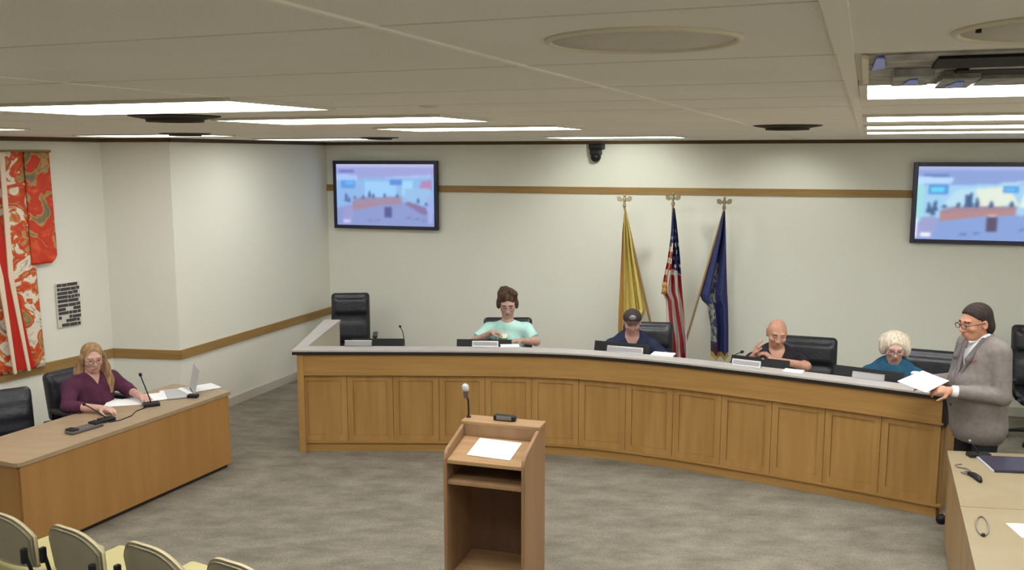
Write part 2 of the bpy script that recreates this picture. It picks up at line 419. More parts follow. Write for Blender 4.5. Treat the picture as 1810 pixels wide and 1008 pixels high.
# ------------------------------------------------------------------ wall screens
def screen_img(kind):
    # coloured polygons of the live room picture shown on the screen (0..1, v up)
    def q(a, b, c, d): return [(a, b), (c, b), (c, d), (a, d)]
    L = []
    if kind == 0:
        L += [(q(0, 0, 1, 1), (144, 184, 234)), ([(0, .76), (1, .80), (1, 1), (0, 1)], (156, 164, 220)), (q(0, .95, 1, 1), (186, 186, 230)), ([(0, .74), (.22, .73), (.22, .82), (0, .84)], (170, 198, 246)), (q(.03, .87, .19, .90), (108, 122, 194)),
              ([(.42, .77), (.97, .79), (.97, .83), (.6, .80)], (178, 194, 240)), (q(.30, .46, .62, .72), (156, 206, 248)), (q(.68, .5, .79, .73), (162, 214, 250)), (q(.05, .60, .20, .74), (98, 156, 226)), (q(.10, .67, .18, .72), (106, 180, 254)), (q(.55, .66, .68, .75), (92, 142, 218)),
              ([(.86, .60), (.98, .58), (.98, .75), (.87, .73)], (176, 138, 188)), ([(.86, .42), (.90, .42), (.93, .62), (.88, .62)], (186, 160, 212)), ([(0, .28), (.2, .34), (.7, .38), (.95, .22), (1, .22), (1, 0), (0, 0)], (140, 154, 208)), ([(.70, .44), (.96, .30), (.96, .60), (.70, .60)], (152, 192, 232)),
              ([(.16, .40), (.24, .46), (.67, .48), (.68, .36), (.46, .34), (.30, .28), (.17, .25)], (156, 142, 172)), ([(.17, .34), (.66, .41), (.68, .36), (.46, .34), (.30, .28), (.17, .25)], (168, 136, 158)), ([(.70, .37), (.74, .40), (.92, .30), (.93, .20), (.88, .20), (.78, .29)], (136, 116, 160)),
              (q(.50, .13, .57, .31), (88, 90, 148)), ([(.05, .03), (.09, .33), (.16, .33), (.16, .03)], (154, 156, 210)), (q(.06, .03, .14, .09), (196, 202, 244)), (q(.94, .05, .99, .5), (162, 174, 232))]
        pe = ((.10, .40, .12), (.13, .38, .08), (.19, .43, .05), (.28, .44, .05), (.345, .47, .10), (.385, .45, .07), (.50, .46, .06), (.63, .46, .06), (.84, .38, .07), (.92, .33, .06)); pc = (80, 108, 166); fl = ((.34, .06), (.42, .07), (.74, .12), (.82, .10), (.90, .08)); fc = (118, 130, 184)
    else:
        L += [(q(0, 0, 1, 1), (162, 208, 240)), ([(0, .74), (1, .78), (1, 1), (0, 1)], (138, 162, 218)), (q(0, .95, 1, 1), (170, 178, 226)), ([(0, .76), (.24, .77), (.26, .85), (0, .86)], (184, 218, 252)), (q(.04, .86, .22, .89), (98, 114, 182)), ([(.55, .76), (1, .79), (1, .83), (.6, .79)], (180, 214, 244)),
              (q(0, .30, .05, .76), (158, 220, 226)), ([(.18, .46), (.28, .68), (.46, .72), (.46, .46)], (186, 222, 240)), ([(.44, .46), (.42, .70), (.64, .74), (.72, .48)], (226, 236, 222)), ([(.72, .46), (.76, .70), (1, .76), (1, .38)], (220, 240, 228)), (q(.08, .62, .22, .75), (84, 142, 212)), (q(.10, .65, .20, .72), (98, 214, 252)), (q(.60, .65, .71, .74), (86, 152, 222)), (q(.62, .68, .69, .71), (110, 200, 250)),
              ([(0, .22), (.18, .30), (.7, .36), (1, .22), (1, 0), (0, 0)], (134, 162, 218)), ([(.17, .40), (.26, .45), (.71, .47), (.70, .35), (.48, .33), (.17, .25)], (164, 132, 150)), ([(.17, .36), (.46, .40), (.70, .42), (.70, .35), (.48, .33), (.17, .25)], (178, 136, 138)),
              ([(.76, .36), (.80, .38), (1, .30), (1, .22), (.78, .30)], (140, 118, 146)), (q(.505, .12, .575, .32), (88, 78, 106)), (q(.51, .32, .57, .35), (216, 196, 208)), ([(0, .02), (.04, .3), (.15, .33), (.13, .02)], (156, 160, 208)), (q(.035, .04, .11, .10), (240, 242, 250)), (q(.0, .02, .012, .3), (236, 240, 250))]
        pe = ((.09, .37, .14), (.12, .33, .12), (.135, .40, .13), (.20, .44, .04), (.30, .45, .06), (.358, .45, .17), (.385, .45, .20), (.43, .45, .13), (.53, .45, .09), (.67, .46, .08), (.98, .32, .07)); pc = (62, 92, 138); fl = ((.34, .06), (.44, .08), (.76, .14), (.85, .15)); fc = (104, 116, 168)
    for x, y, h in pe: L.append(([(x-.018, y), (x+.018, y), (x+.008, y+h), (x-.008, y+h)], pc))
    for x, y in fl: L.append(([(x-.03, y), (x+.03, y+.01), (x+.03, y+.035), (x-.02, y+.025)], fc))
    return L
def in_poly(P, U, V):
    r_ = np.zeros(U.shape, bool)
    for (x0, y0), (x1, y1) in zip(P, P[1:]+P[:1]):
        if y0 == y1: continue
        r_ ^= ((V >= min(y0, y1)) & (V < max(y0, y1)) & (U < x0+(V-y0)*(x1-x0)/(y1-y0)))
    return r_
def tv(s0, s1, z0, z1, kind, label):
    c = wb((s0+s1)/2, .06, (z0+z1)/2); W, H = s1-s0, z1-z0
    t = thing('wall_screen', label, 'television', c, RZB)
    b = .045
    f = MB()
    f.box((0, .0, 0), (W, .05, H), bev=.006); f.build('housing', M_black, t)
    f = MB()
    for sx in (-1, 1): f.box((sx*(W/2-b/2), -.03, 0), (b, .012, H), bev=.003)
    for sz in (-1, 1): f.box((0, -.03, sz*(H/2-b/2)), (W-2*b, .012, b), bev=.003)
    f.build('bezel', mat('bezel_blue_black', (36, 38, 62), .25, spec=.5), t)
    MB().box((0, .032, 0), (.4, .05, .3)).build('wall_bracket', M_dark, t)
    nx, nz = 120, 70; w2, h2 = W-2*b, H-2*b
    vs_ = [(-w2/2+w2*i/nx, -.028, -h2/2+h2*j/nz) for j in range(nz+1) for i in range(nx+1)]
    fs = [(j*(nx+1)+i, j*(nx+1)+i+1, (j+1)*(nx+1)+i+1, (j+1)*(nx+1)+i) for j in range(nz) for i in range(nx)]
    me = bpy.data.meshes.new('display'); me.from_pydata(vs_, [], fs)
    img = np.zeros((nz+1, nx+1, 3)); uu, vv = np.meshgrid(np.linspace(0, 1, nx+1), np.linspace(0, 1, nz+1))
    for pl, c_ in screen_img(kind): img[in_poly(pl, uu*.998+.001, vv*.998+.001)] = c_
    for _ in range(3):
        q = np.pad(img, ((1, 1), (1, 1), (0, 0)), 'edge'); img = (q[:-2, 1:-1]+q[2:, 1:-1]+q[1:-1, :-2]+q[1:-1, 2:]+2*q[1:-1, 1:-1])/6
    at = me.color_attributes.new('picture', 'FLOAT_COLOR', 'POINT')
    for i, v in enumerate(img.reshape(-1, 3)): at.data[i].color = (*lin(v), 1)
    m = bpy.data.materials.new('display_picture'); m.use_nodes = True; nt = m.node_tree
    bs = nt.nodes['Principled BSDF']; bs.inputs['Base Color'].default_value = (.01, .01, .01, 1); bs.inputs['Roughness'].default_value = .3
    a = nt.nodes.new('ShaderNodeVertexColor'); a.layer_name = 'picture'
    nt.links.new(a.outputs[0], bs.inputs['Emission Color']); bs.inputs['Emission Strength'].default_value = 1.0
    link('display', me, m, t)
tv(.138, 1.59, 1.868, 2.742, 0, 'flat wall screen above the empty black chair, showing the room in pale blue')
tv(7.1, 8.56, 1.866, 2.735, 1, 'flat wall screen above the suited standing person, cut by the picture edge')

# ------------------------------------------------------------------ wall camera
p = wb(3.62, .12, 0)
t = thing('wall_camera', 'small black dome camera fixed at the top of the back wall', 'camera', (p.x, p.y, 2.76), RZB)
MB().box((0, .05, .15), (.17, .16, .07), bev=.015).build('mount', M_black, t)
MB().box((0, 0, .085), (.13, .13, .08), bev=.02).build('body', M_black, t)
MB().ball((0, -.01, .03), .062).build('dome', M_black, t, True)
MB().cyl((0, -.04, .015), (0, -.085, -.005), .022, .018).build('lens', M_dark, t)

# ------------------------------------------------------------------ kimono on the wall
def pattern(name, cols, scale, seed):
    m = bpy.data.materials.new(name); m.use_nodes = True; nt = m.node_tree; b = nt.nodes['Principled BSDF']
    b.inputs['Roughness'].default_value = .6
    tc = nt.nodes.new('ShaderNodeTexCoord'); mp = nt.nodes.new('ShaderNodeMapping'); mp.inputs['Location'].default_value = (seed, 0, seed*.7)
    nz = nt.nodes.new('ShaderNodeTexNoise'); nz.inputs['Scale'].default_value = scale; nz.inputs['Detail'].default_value = 3.5; nz.inputs['Distortion'].default_value = 1.5
    rp = nt.nodes.new('ShaderNodeValToRGB'); rp.color_ramp.interpolation = 'LINEAR'
    els = rp.color_ramp.elements
    els[0].position = cols[0][0]; els[0].color = (*lin(cols[0][1]), 1); els[1].position = cols[-1][0]; els[1].color = (*lin(cols[-1][1]), 1)
    for ps, c in cols[1:-1]: e = els.new(ps); e.color = (*lin(c), 1)
    nt.links.new(tc.outputs['Object'], mp.inputs[0]); nt.links.new(mp.outputs[0], nz.inputs[0]); nt.links.new(nz.outputs[0], rp.inputs[0]); nt.links.new(rp.outputs[0], b.inputs['Base Color'])
    return m
RED, ORG, TAN, WHT, OLV, GRY = (196, 52, 24), (216, 92, 36), (190, 150, 92), (236, 228, 208), (140, 122, 72), (120, 104, 88)
K1 = pattern('kimono_brocade', [(.30, OLV), (.38, TAN), (.42, RED), (.50, ORG), (.525, TAN), (.56, WHT), (.64, (222, 212, 190)), (.72, GRY)], 5.5, 3)
K2 = pattern('kimono_sleeve_brocade', [(.30, GRY), (.38, OLV), (.44, TAN), (.48, RED), (.60, (206, 58, 26)), (.64, ORG), (.72, TAN)], 4.0, 9)
K3 = mat('kimono_lining', (186, 40, 26), .6); K4 = mat('kimono_border', (232, 212, 186), .6)
kc = C1+DL*1.25; kn = Vector((DL.y, -DL.x))*-1
if kn.x < 0: kn = -kn
# local x runs from the rear corner towards the viewpoint reversed, so -y points into the room
krz = math.atan2(-DL.y, -DL.x)
kp = kc+kn*.035
t = thing('kimono', 'red and orange patterned kimono hung flat on the wall', 'kimono', (kp.x, kp.y, 0), krz)
# local +x = towards the rear corner ; -y = into the room
def wavy(outline_fn, z0, z1, nx, nz, amp, folds, y0, th, name, m, ph=0):
    vs_, fs = [], []
    for j in range(nz+1):
        z = z0+(z1-z0)*j/nz; xl, xr = outline_fn(z)
        for i in range(nx+1):
            u = i/nx; x = xl+(xr-xl)*u
            vs_.append((x, y0+amp*math.sin(2*PI*folds*u+ph+z*.8)*(1-.5*(z-z0)/(z1-z0)), z))
    for j in range(nz):
        for i in range(nx):
            a = j*(nx+1)+i; fs.append((a, a+1, a+nx+2, a+nx+1))
    n = len(vs_); vs_ += [(x, y+th, z) for x, y, z in vs_]; fs += [tuple(q+n for q in f[::-1]) for f in fs]
    for j in range(nz):
        for i0 in (0, nx):
            a = j*(nx+1)+i0; b = a+nx+1; fs.append((a, b, b+n, a+n) if i0 == 0 else (b, a, a+n, b+n))
    for i in range(nx):
        for j0 in (0, nz):
            a = j0*(nx+1)+i; b = a+1; fs.append((b, a, a+n, b+n) if j0 == 0 else (a, b, b+n, a+n))
    me = bpy.data.meshes.new(name); me.from_pydata(vs_, [], fs); return link(name, me, m, t, True)
wavy(lambda z: (-.42-.03*(2.8-z)/2, .40+.05*(2.8-z)/2), .78, 2.84, 40, 40, .012, 4, -.012, .014, 'robe_body', K1)
for s_ in (-1, 1):
    f = (lambda z, s_=s_: tuple(sorted((s_*.37, s_*(.62+.015*(2.83-z)-max(0, (1.86-z))**2*9)))))
    wavy(f, 1.775, 2.835, 16, 30, .010, 1.2, -.030, .014, 'sleeve', K2, ph=s_)
MB().prism_y([(-.12, 2.8), (-.02, 2.8), (.30, .8), (.10, .8)], -.062, -.042, bev=.004).build('front_lining', K3, t)
for s_ in (-1, 1):
    MB().prism_y([(s_*.10, 2.83), (s_*.15, 2.83), (s_*.05+.10, 1.7), (.18+s_*.07, .78), (.15+s_*.07, .78), (s_*.05+.05, 1.7)], -.076, -.060, bev=.003).build('collar', K4, t)
MB().cyl((-.70, -.0, 2.845), (.66, -.0, 2.845), .012).build('hanging_rod', M_oaktrim, t)

# plaque beside it
pc = C1+DL*.49+kn*.012
t = thing('wall_plaque', 'small white plaque with dark broken lines beside the hanging kimono', 'plaque', (pc.x, pc.y, 1.337), krz)
MB().box((0, 0, 0), (.262, .014, .44), bev=.003).build('board', mat('plaque_white', (214, 208, 196), .5), t)
s = MB(); random.seed(3)
for i in range(11):
    z = .20-i*.04; x = -.12
    while x < .11:
        l = random.choice((.03, .05, .08, .11)); l = min(l, .125-x)
        if i > 3 and x < -.03 and random.random() < .45: x += l; continue
        s.box((x+l/2, -.009, z+random.uniform(-.003, .003)), (l, .004, .030), rz=0); x += l+.007
s.build('text_lines', mat('plaque_ink', (72, 72, 70), .6), t)

# ------------------------------------------------------------------ dais
ctrl = [(-2.06, 8.40), (-1.2, 8.395), (-.4, 8.375), (.15, 8.335), (.6, 8.25), (1.0, 8.11), (1.4, 7.93), (1.8, 7.71), (2.3, 7.42), (2.8, 7.11), (3.315, 6.765)]
def spline(P, n=12):
    out = []
    P = [Vector(p) for p in P]; Q = [P[0]*2-P[1]]+P+[P[-1]*2-P[-2]]
    for i in range(1, len(Q)-2):
        for k in range(n):
            t_ = k/n; a, b, c, d = Q[i-1], Q[i], Q[i+1], Q[i+2]
            out.append(.5*((2*b)+(c-a)*t_+(2*a-5*b+4*c-d)*t_**2+(3*b-a-3*c+d)*t_**3))
    out.append(P[-1]); return out
FRONT = spline(ctrl)
LEN = [0]
for a, b in zip(FRONT, FRONT[1:]): LEN.append(LEN[-1]+(b-a).length)
def along(L, d=0):
    L = min(max(L, 0), LEN[-1]); i = 0
    while i < len(LEN)-2 and LEN[i+1] < L: i += 1
    a, b = FRONT[i], FRONT[i+1]; p = a.lerp(b, (L-LEN[i])/(LEN[i+1]-LEN[i]))
    a2, b2 = FRONT[max(i-3, 0)], FRONT[min(i+4, len(FRONT)-1)]; tg = (b2-a2).normalized(); n = Vector((-tg.y, tg.x))
    return p+n*d, tg, n
def ribbon(mb, L0, L1, d0, d1, z0, z1, n=None):
    n = n or max(1, int((L1-L0)/.08)); A = [along(L0+(L1-L0)*i/n, d0)[0] for i in range(n+1)]; B = [along(L0+(L1-L0)*i/n, d1)[0] for i in range(n+1)]
    mb.prism([tuple(v) for v in A+B[::-1]], z0, z1); return mb
TL = LEN[-1]
t = dais = thing('dais_desk', 'long curved oak council bench with dark-edged pale ledge', 'council desk', (0, 0, 0))
ribbon(MB(), 0, TL, 0, .20, .985, 1.0).build('ledge', M_ledge, t)
ribbon(MB(), 0, TL, .004, .198, .955, .985).build('ledge_edge', M_edge, t)
ribbon(MB(), .04, TL-.03, .03, .09, .765, .955).build('frieze', M_oakh, t)
ribbon(MB(), .04, TL-.03, .022, .05, .755, .772).build('frieze_moulding', M_oakh, t)
ribbon(MB(), .04, TL-.03, .088, .12, .10, .955).build('carcass', M_oak, t)
ribbon(MB(), .05, TL-.05, .075, .13, 0, .09).build('plinth', M_oakh, t)
ribbon(MB(), .03, TL-.02, .05, .12, .088, .104).build('plinth_moulding', M_oakh, t)
NPAN = 13; PW = (TL-.11)/NPAN
for i in range(NPAN):
    a, b = .06+i*PW, .06+(i+1)*PW; f = MB(); sw = .055
    ribbon(f, a+.002, a+sw, .066, .09, .105, .754, 1); ribbon(f, b-sw, b-.002, .066, .09, .105, .754, 1)
    ribbon(f, a+sw, b-sw, .066, .09, .105, .165, 3); ribbon(f, a+sw, b-sw, .066, .09, .695, .754, 3)
    ribbon(f, a+sw+.002, b-sw-.002, .080, .09, .166, .694, 3)
    f.build('front_panel', M_oak, t)
ribbon(MB(), .05, TL-.05, .20, .70, .715, .745).build('worksurface', M_ledge, t)
ribbon(MB(), .05, TL-.05, .17, .195, .745, .957).build('riser', M_oakh, t)
# end caps and wing running back at the empty-chair end
e, tg, n = along(TL-.06, .12)
q0, q1 = e, e+n*.7
MB().prism([tuple(q0), tuple(q1), tuple(q1+tg*.03), tuple(q0+tg*.03)], 0, .95).build('end_panel', M_oak, t)
b = MB(); e2 = along(TL-.045, .03)[0]
b.prism([tuple(e2), tuple(e2+n*.25), tuple(e2+n*.25+tg*.035), tuple(e2+tg*.035)], .74, .956); b.build('end_bracket', M_edge, t)
wing_o = [(-2.06, 8.60), (-1.955, 8.60), (-1.905, 10.03), (-2.085, 10.03)]
MB().prism(wing_o, .975, 1.0).build('wing_ledge', M_ledge, t)
MB().prism([(-2.02, 8.42), (-1.96, 8.42), (-1.96, 9.4), (-2.0, 10.0), (-2.06, 10.0), (-2.03, 9.4)], 0, .975).build('wing_outer_panel', M_oak, t)
MB().prism([(-1.985, 8.62), (-1.965, 8.62), (-1.915, 10.02), (-1.94, 10.02)], .3, .975).build('wing_inner_panel', mat('wing_laminate', (196, 186, 166), .6), t)

# ------------------------------------------------------------------ desks, side
def desk_builder(name, label, O, ax, dp, L, D, H, top_m, body_m, seam=None):
    # O front corner, ax along the front, dp towards the back
    ax, dp, O = Vector(ax).normalized(), Vector(dp).normalized(), Vector(O)
    def P(a, b): p = O+ax*a+dp*b; return (p.x, p.y)
    t = thing(name, label, 'desk', (0, 0, 0))
    r = .045
    corner = [P(0, r), P(.013, .013), P(r, 0), P(L-.008, 0), P(L, .008), P(L, D), P(0, D)]
    if seam:
        for i, (a, b) in enumerate(seam):
            MB().prism([P(a+.003, 0), P(b-.003, 0), P(b-.003, D), P(a+.003, D)], H-.03, H).build('desktop', top_m, t)
    else: MB().prism(corner, H-.03, H).build('desktop', top_m, t)
    MB().prism([P(.03, .015), P(L-.02, .015), P(L-.02, .04), P(.03, .04)], .035, H-.03).build('front_board', body_m, t)
    for a in (.02, L-.045):
        MB().prism([P(a, .04), P(a+.03, .04), P(a+.03, D-.02), P(a, D-.02)], .035, H-.03).build('side_board', body_m, t)
    MB().prism([P(.05, .035), P(L-.05, .035), P(L-.05, .055), P(.05, .055)], 0, .035).build('kick_strip', M_edge, t)
    return t, P
deskL, PL = desk_builder('clerk_desk', 'long oak desk with pale top in front of the maroon-shirted person', (-3.403, 6.07), (.869, 1.974), (-.914, .405), 2.16, .68, .70, M_desktop, M_desk)
deskR, PR = desk_builder('side_desk', 'pale-topped desk with seam beside the suited standing person', (3.134+.0, 6.37), (-.367, -.93), (.99, -.15), 3.4, 1.4, .70, mat('side_desk_laminate', (146, 132, 103), .45, c2=(141, 126, 97), scale=(4, 4, 4), spec=.5), mat('side_desk_panel', (166, 138, 100), .5, c2=(150, 124, 88), scale=(9, 9, .8)), seam=[(0, 1.145), (1.145, 2.3), (2.3, 3.4)])

# ------------------------------------------------------------------ lectern
t = thing('lectern', 'open-backed brown wooden lectern standing on the carpet', 'lectern', (-.417, 5.35, 0), R(-17.3))
W, D = .515, .46
side = [(0, 0), (0, .985), (.012, 1.015), (.035, 1.04), (.27, 1.10), (.31, 1.112), (D, 1.112), (D, 0)]
for x in (0, W-.022): MB().prism_x(side, x, x+.022, bev=.003).build('side_panel', M_lect, t)
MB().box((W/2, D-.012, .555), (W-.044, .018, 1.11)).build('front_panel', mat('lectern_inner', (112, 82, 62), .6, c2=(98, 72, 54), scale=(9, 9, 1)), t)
MB().box((W/2, D-.07, 1.123), (W+.006, .15, .022), bev=.003).build('top_strip', M_lectop, t)
MB().box((W/2, D-.14, 1.07), (W-.046, .016, .085)).build('top_riser', M_lect, t)
MB().prism_x([(.006, .955), (.31, 1.02), (.31, 1.04), (.006, .978)], .022, W-.022, bev=.002).build('reading_surface', M_lectop, t)
MB().box((W/2, .16, .835), (W-.046, .30, .024), bev=.003).build('shelf', M_lect, t)
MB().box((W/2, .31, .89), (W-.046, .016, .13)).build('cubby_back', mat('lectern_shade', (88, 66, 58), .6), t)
MB().box((W/2, .23, .22), (W-.046, .42, .022), bev=.003).build('lower_shelf', M_lectop, t)
MB().box((W/2, .23, .03), (W-.046, .42, .06)).build('base', M_lect, t)
def at_lect(x, y, z): 
    a = R(-17.3); return (-.417+x*math.cos(a)-y*math.sin(a), 5.35+x*math.sin(a)+y*math.cos(a), z)
# paper on it
a = math.atan2(.062, .304)
o = MB().box((0, 0, 0), (.28, .215, .003), rot=Matrix.Rotation(R(-17.3), 3, 'Z') @ Matrix.Rotation(a, 3, 'X') @ Matrix.Rotation(R(-3), 3, 'Z')).build('paper_sheet', M_paper)
o.location = at_lect(.27, .175, 1.0165); tag(o, 'white paper sheet lying on the sloped top of the lectern', 'paper')
def gooseneck(name, label, base, pts, r=.004, foam=.022, fm=None, group=None, basebox=(.05, .05, .03), rz=0, tilt=None):
    t = thing(name, label, 'microphone', base, rz, group)
    MB().box((0, 0, basebox[2]/2), basebox, bev=.006).build('base', M_black, t)
    MB().tube([(0, 0, basebox[2]*.6)]+pts, r).build('gooseneck', M_dark, t, True)
    p = Vector(pts[-1]); d = (Vector(pts[-1])-Vector(pts[-2])).normalized()
    b = MB(); b.tube([p-d*foam*.9, p-d*foam*.5, p, p+d*foam*.8, p+d*foam*1.3, p+d*foam*1.5], [foam*.45, foam*.85, foam, foam*.95, foam*.6, foam*.15], seg=14)
    b.build('foam_head', fm or M_black, t, True)
    return t
tm = gooseneck('lectern_microphone', 'gooseneck microphone with pale grey head on the lectern corner', at_lect(.02, .40, 1.134), [(0, 0, .05), (-.002, 0, .11), (-.012, -.005, .145), (-.018, -.008, .19)], .006, .023, M_mesh, basebox=(.03, .03, .012))
b = MB(); b.tube([(-.016, -.007, .13), (-.018, -.008, .19)], [.013, .018], seg=12); b.build('capsule_grip', mat('mic_brown', (86, 66, 64), .5), tm)
t = thing('desk_clock', 'small dark bar-shaped clock on the lectern top strip', 'clock', at_lect(.265, .40, 1.134), R(-17.3))
MB().box((0, 0, .018), (.145, .045, .036), bev=.008).build('case', M_dark, t)
MB().box((0, -.024, .02), (.10, .004, .022), bev=.001).build('face', M_chrome, t)

# ------------------------------------------------------------------ office chairs
def chair_proto(top, w, label, loc, rz, group):
    t = thing('office_chair', label, 'chair', loc, rz, group)
    rot = Matrix.Rotation(R(-8), 3, 'X')
    zc = (top+.50)/2; hh = (top-.50)/2
    P = [rbox((0, .27, zc), (w/2, .05, hh), .045, k=.02, rot=rot), rbox((0, .235, .66), (w/2-.05, .045, .10), .04, k=.04, rot=rot), rbox((0, .245, top-.16), (w/2-.04, .04, .09), .035, k=.04, rot=rot)]
    P += [cap((s_*(w/2-.045), .235+.0, .60), (s_*(w/2-.045), .26, top-.08), .028, k=.03) for s_ in (-1, 1)]
    sdf_mesh(P, .012, 'backrest', M_leather, t)
    sdf_mesh([rbox((0, 0, .465), (.26, .26, .045), .04), rbox((0, -.2, .462), (.24, .06, .048), .045, k=.03)], .012, 'seat', M_leather, t)
    for s_ in (-1, 1):
        b = MB(); b.tube([(s_*.25, .12, .44), (s_*.30, .12, .50), (s_*.305, .10, .62), (s_*.305, -.14, .63), (s_*.30, -.16, .52), (s_*.26, -.12, .45)], .014); b.build('arm_frame', M_black, t, True)
        b = MB(); b.box((s_*.305, -.02, .645), (.06, .28, .03), bev=.012); b.build('armrest', M_leather, t)
    MB().cyl((0, 0, .10), (0, 0, .30), .028).cyl((0, 0, .28), (0, 0, .42), .02).box((0, 0, .415), (.2, .24, .03), bev=.01).build('column', M_black, t)
    for k in range(5):
        a = 2*PI*k/5+.3; d = Vector((math.cos(a), math.sin(a), 0))
        b = MB(); b.tube([d*.02+Vector((0, 0, .115)), d*.16+Vector((0, 0, .10)), d*.30+Vector((0, 0, .075))], [.026, .02, .014]); lg = b.build('leg', M_black, t, True)
        c = d*.295; b = MB(); nrm = Vector((-d.y, d.x, 0)); b.cyl(c+nrm*.022+Vector((0, 0, .028)), c-nrm*.022+Vector((0, 0, .028)), .028, seg=14); b.build('caster', M_black, lg)
    return t
def face(dx, dy): return math.atan2(dx, -dy)      # rotation so that local -Y points to (dx, dy)
CG = 'black leather office chairs'
chH = chair_proto(1.12, .47, 'empty high-backed black office chair under the whole wall screen', (-1.97, 10.95, 0), face(.12, -1), CG)
def placeH(x, y, f, label, src=None): return dup(src or chH, (x, y, 0), f, label, CG)
placeH(5.20, 8.75, face(-.25, -1), 'black office chair behind the suited standing person, cut by the picture edge')
chL = chair_proto(.93, .46, 'empty grey-black office chair at the clerk desk, cut by the picture edge', (-3.97, 6.98, 0), face(.6, -.8), CG)
chM = chair_proto(1.06, .53, 'black office chair mostly hidden behind the person in mint green', (-.045, 9.55, 0), face(0, -1), CG)
placeH(1.40, 9.28, face(-.15, -1), 'black office chair behind the person in the dark cap', chM)
placeH(2.80, 8.50, face(-.35, -1), 'black office chair behind the bald person in the black shirt', chM)
placeH(3.68, 7.88, face(-.45, -1), 'black office chair behind the white-haired person in teal', chM)
chW = dup(chL, (-3.70, 7.84, -.0), face(1, -.5), 'dark office chair holding the person in the maroon top', CG)

# ------------------------------------------------------------------ audience stacking chairs
M_shell = mat('stack_chair_shell', (150, 142, 120), .5, c2=(142, 134, 112), scale=(5, 5, 5)); M_pad = mat('stack_chair_pad', (188, 178, 126), .7, bump=.2); M_sedge = mat('stack_chair_edge', (186, 174, 138), .5)
def audience_chair(loc, rz, label, group):
    t = thing('stacking_chair', label, 'chair', loc, rz, group)
    def shell(th, inset, off, zb=.50, zt=.805, w=.225):
        vs_, fs = [], []; nx, nz = 20, 14
        for j in range(nz+1):
            v = j/nz
            for i in range(nx+1):
                u = -1+2*i/nx
                ztop = zt-inset-.13*abs(u)**3.0*.9
                z = zb+inset+(ztop-zb-inset)*v
                x = u*(w-inset)*(1-.06*(1-v)); y = .20+.10*(z-.45)-.05*(u*u)+off
                vs_.append((x, y, z))
        for j in range(nz):
            for i in range(nx): a = j*(nx+1)+i; fs.append((a, a+1, a+nx+2, a+nx+1))
        n = len(vs_); vs_ += [(x, y+th, z) for x, y, z in vs_]; fs += [tuple(q+n for q in f[::-1]) for f in fs]
        for j in range(nz):
            a = j*(nx+1); b = a+nx+1; fs.append((b, a, a+n, b+n)); a += nx; b += nx; fs.append((a, b, b+n, a+n))
        for i in range(nx):
            a = i; fs.append((a, a+1, a+1+n, a+n)); a = nz*(nx+1)+i; fs.append((a+1, a, a+n, a+1+n))
        return vs_, fs
    vs_, fs = shell(.012, .012, .014); me = bpy.data.meshes.new('backrest'); me.from_pydata(vs_, [], fs); link('backrest', me, M_shell, t, True)
    vs_, fs = shell(.022, 0, -.012); me = bpy.data.meshes.new('back_pad'); me.from_pydata(vs_, [], fs); link('back_pad', me, M_sedge, t, True)
    sdf_mesh([rbox((0, -.03, .445), (.225, .225, .03), .028), cap((-.19, -.24, .44), (.19, -.24, .44), .03, k=.02)], .012, 'seat', M_pad, t)
    for s_ in (-1, 1):
        b = MB(); b.box((s_*.215, .238, .60), (.030, .035, .09), bev=.008); b.build('back_bracket', M_black, t)
        b = MB(); b.tube([(s_*.215, .235, .62), (s_*.22, .20, .48), (s_*.235, .12, .42), (s_*.235, .20, .2), (s_*.235, .27, .0)], .011); b.build('leg', M_black, t, True)
        b = MB(); b.tube([(s_*.235, .12, .42), (s_*.235, -.16, .42), (s_*.235, -.20, .36), (s_*.235, -.27, .0)], .011); b.build('leg', M_black, t, True)
    MB().tube([(-.235, -.12, .41), (.235, -.12, .41)], .009).build('cross_bar', M_black, t)
    return t
AG = 'row of beige stacking chairs'
af = face(.50, .87)
a0 = audience_chair((-2.70+.12, 4.60+.16, 0), af, 'beige stacking chair cut by the picture edge, first of the row at the clerk desk', AG)
def back_at(x, y):     # place so that the back-top centre lands at (x, y)
    v = Matrix.Rotation(af, 2) @ Vector((0, .225)); return (x-v.x, y-v.y, 0)
a0.location = back_at(-2.89, 4.95)
for (x, y), lab in zip(((-2.42, 4.75), (-1.91, 4.53), (-1.40, 4.33)), ('beige stacking chair, second of the row from the clerk desk', 'beige stacking chair, third of the row from the clerk desk', 'beige stacking chair, fourth of the row, next to the lectern')):
    dup(a0, back_at(x, y), af, lab, AG)

#PART2
# ------------------------------------------------------------------ desk microphones, monitors, nameplates
def on_dais(L, d): p, tg, n = along(L, d); return p, math.atan2(tg.y, tg.x)
def L_near(x, y):
    best = min(range(len(FRONT)), key=lambda i: (FRONT[i]-Vector((x, y))).length); return LEN[best]
def monitor(x, y, w, ztop, rz, label, group='low monitors behind the ledge'):
    t = thing('monitor', label, 'monitor', (x, y, .745), rz, group)
    H = .29; zc = ztop-.745-H/2
    rot = Matrix.Rotation(R(-16), 3, 'X')
    MB().box((0, 0, zc), (w, .022, H), bev=.005, rot=rot).build('housing', M_black, t)
    MB().box((0, .0135, zc+.002), (w-.03, .004, H-.03), rot=rot).build('display', mat('monitor_glass', (16, 18, 24), .15, spec=.6), t)
    MB().cyl((0, -.02, .01), (0, -.012, max(zc, .03)), .018).build('stand', M_black, t)
    MB().lathe([(.085, 0), (.085, .006), (.05, .012), (.02, .014)], (0, -.02, 0)).build('base', M_black, t, True)
    return t
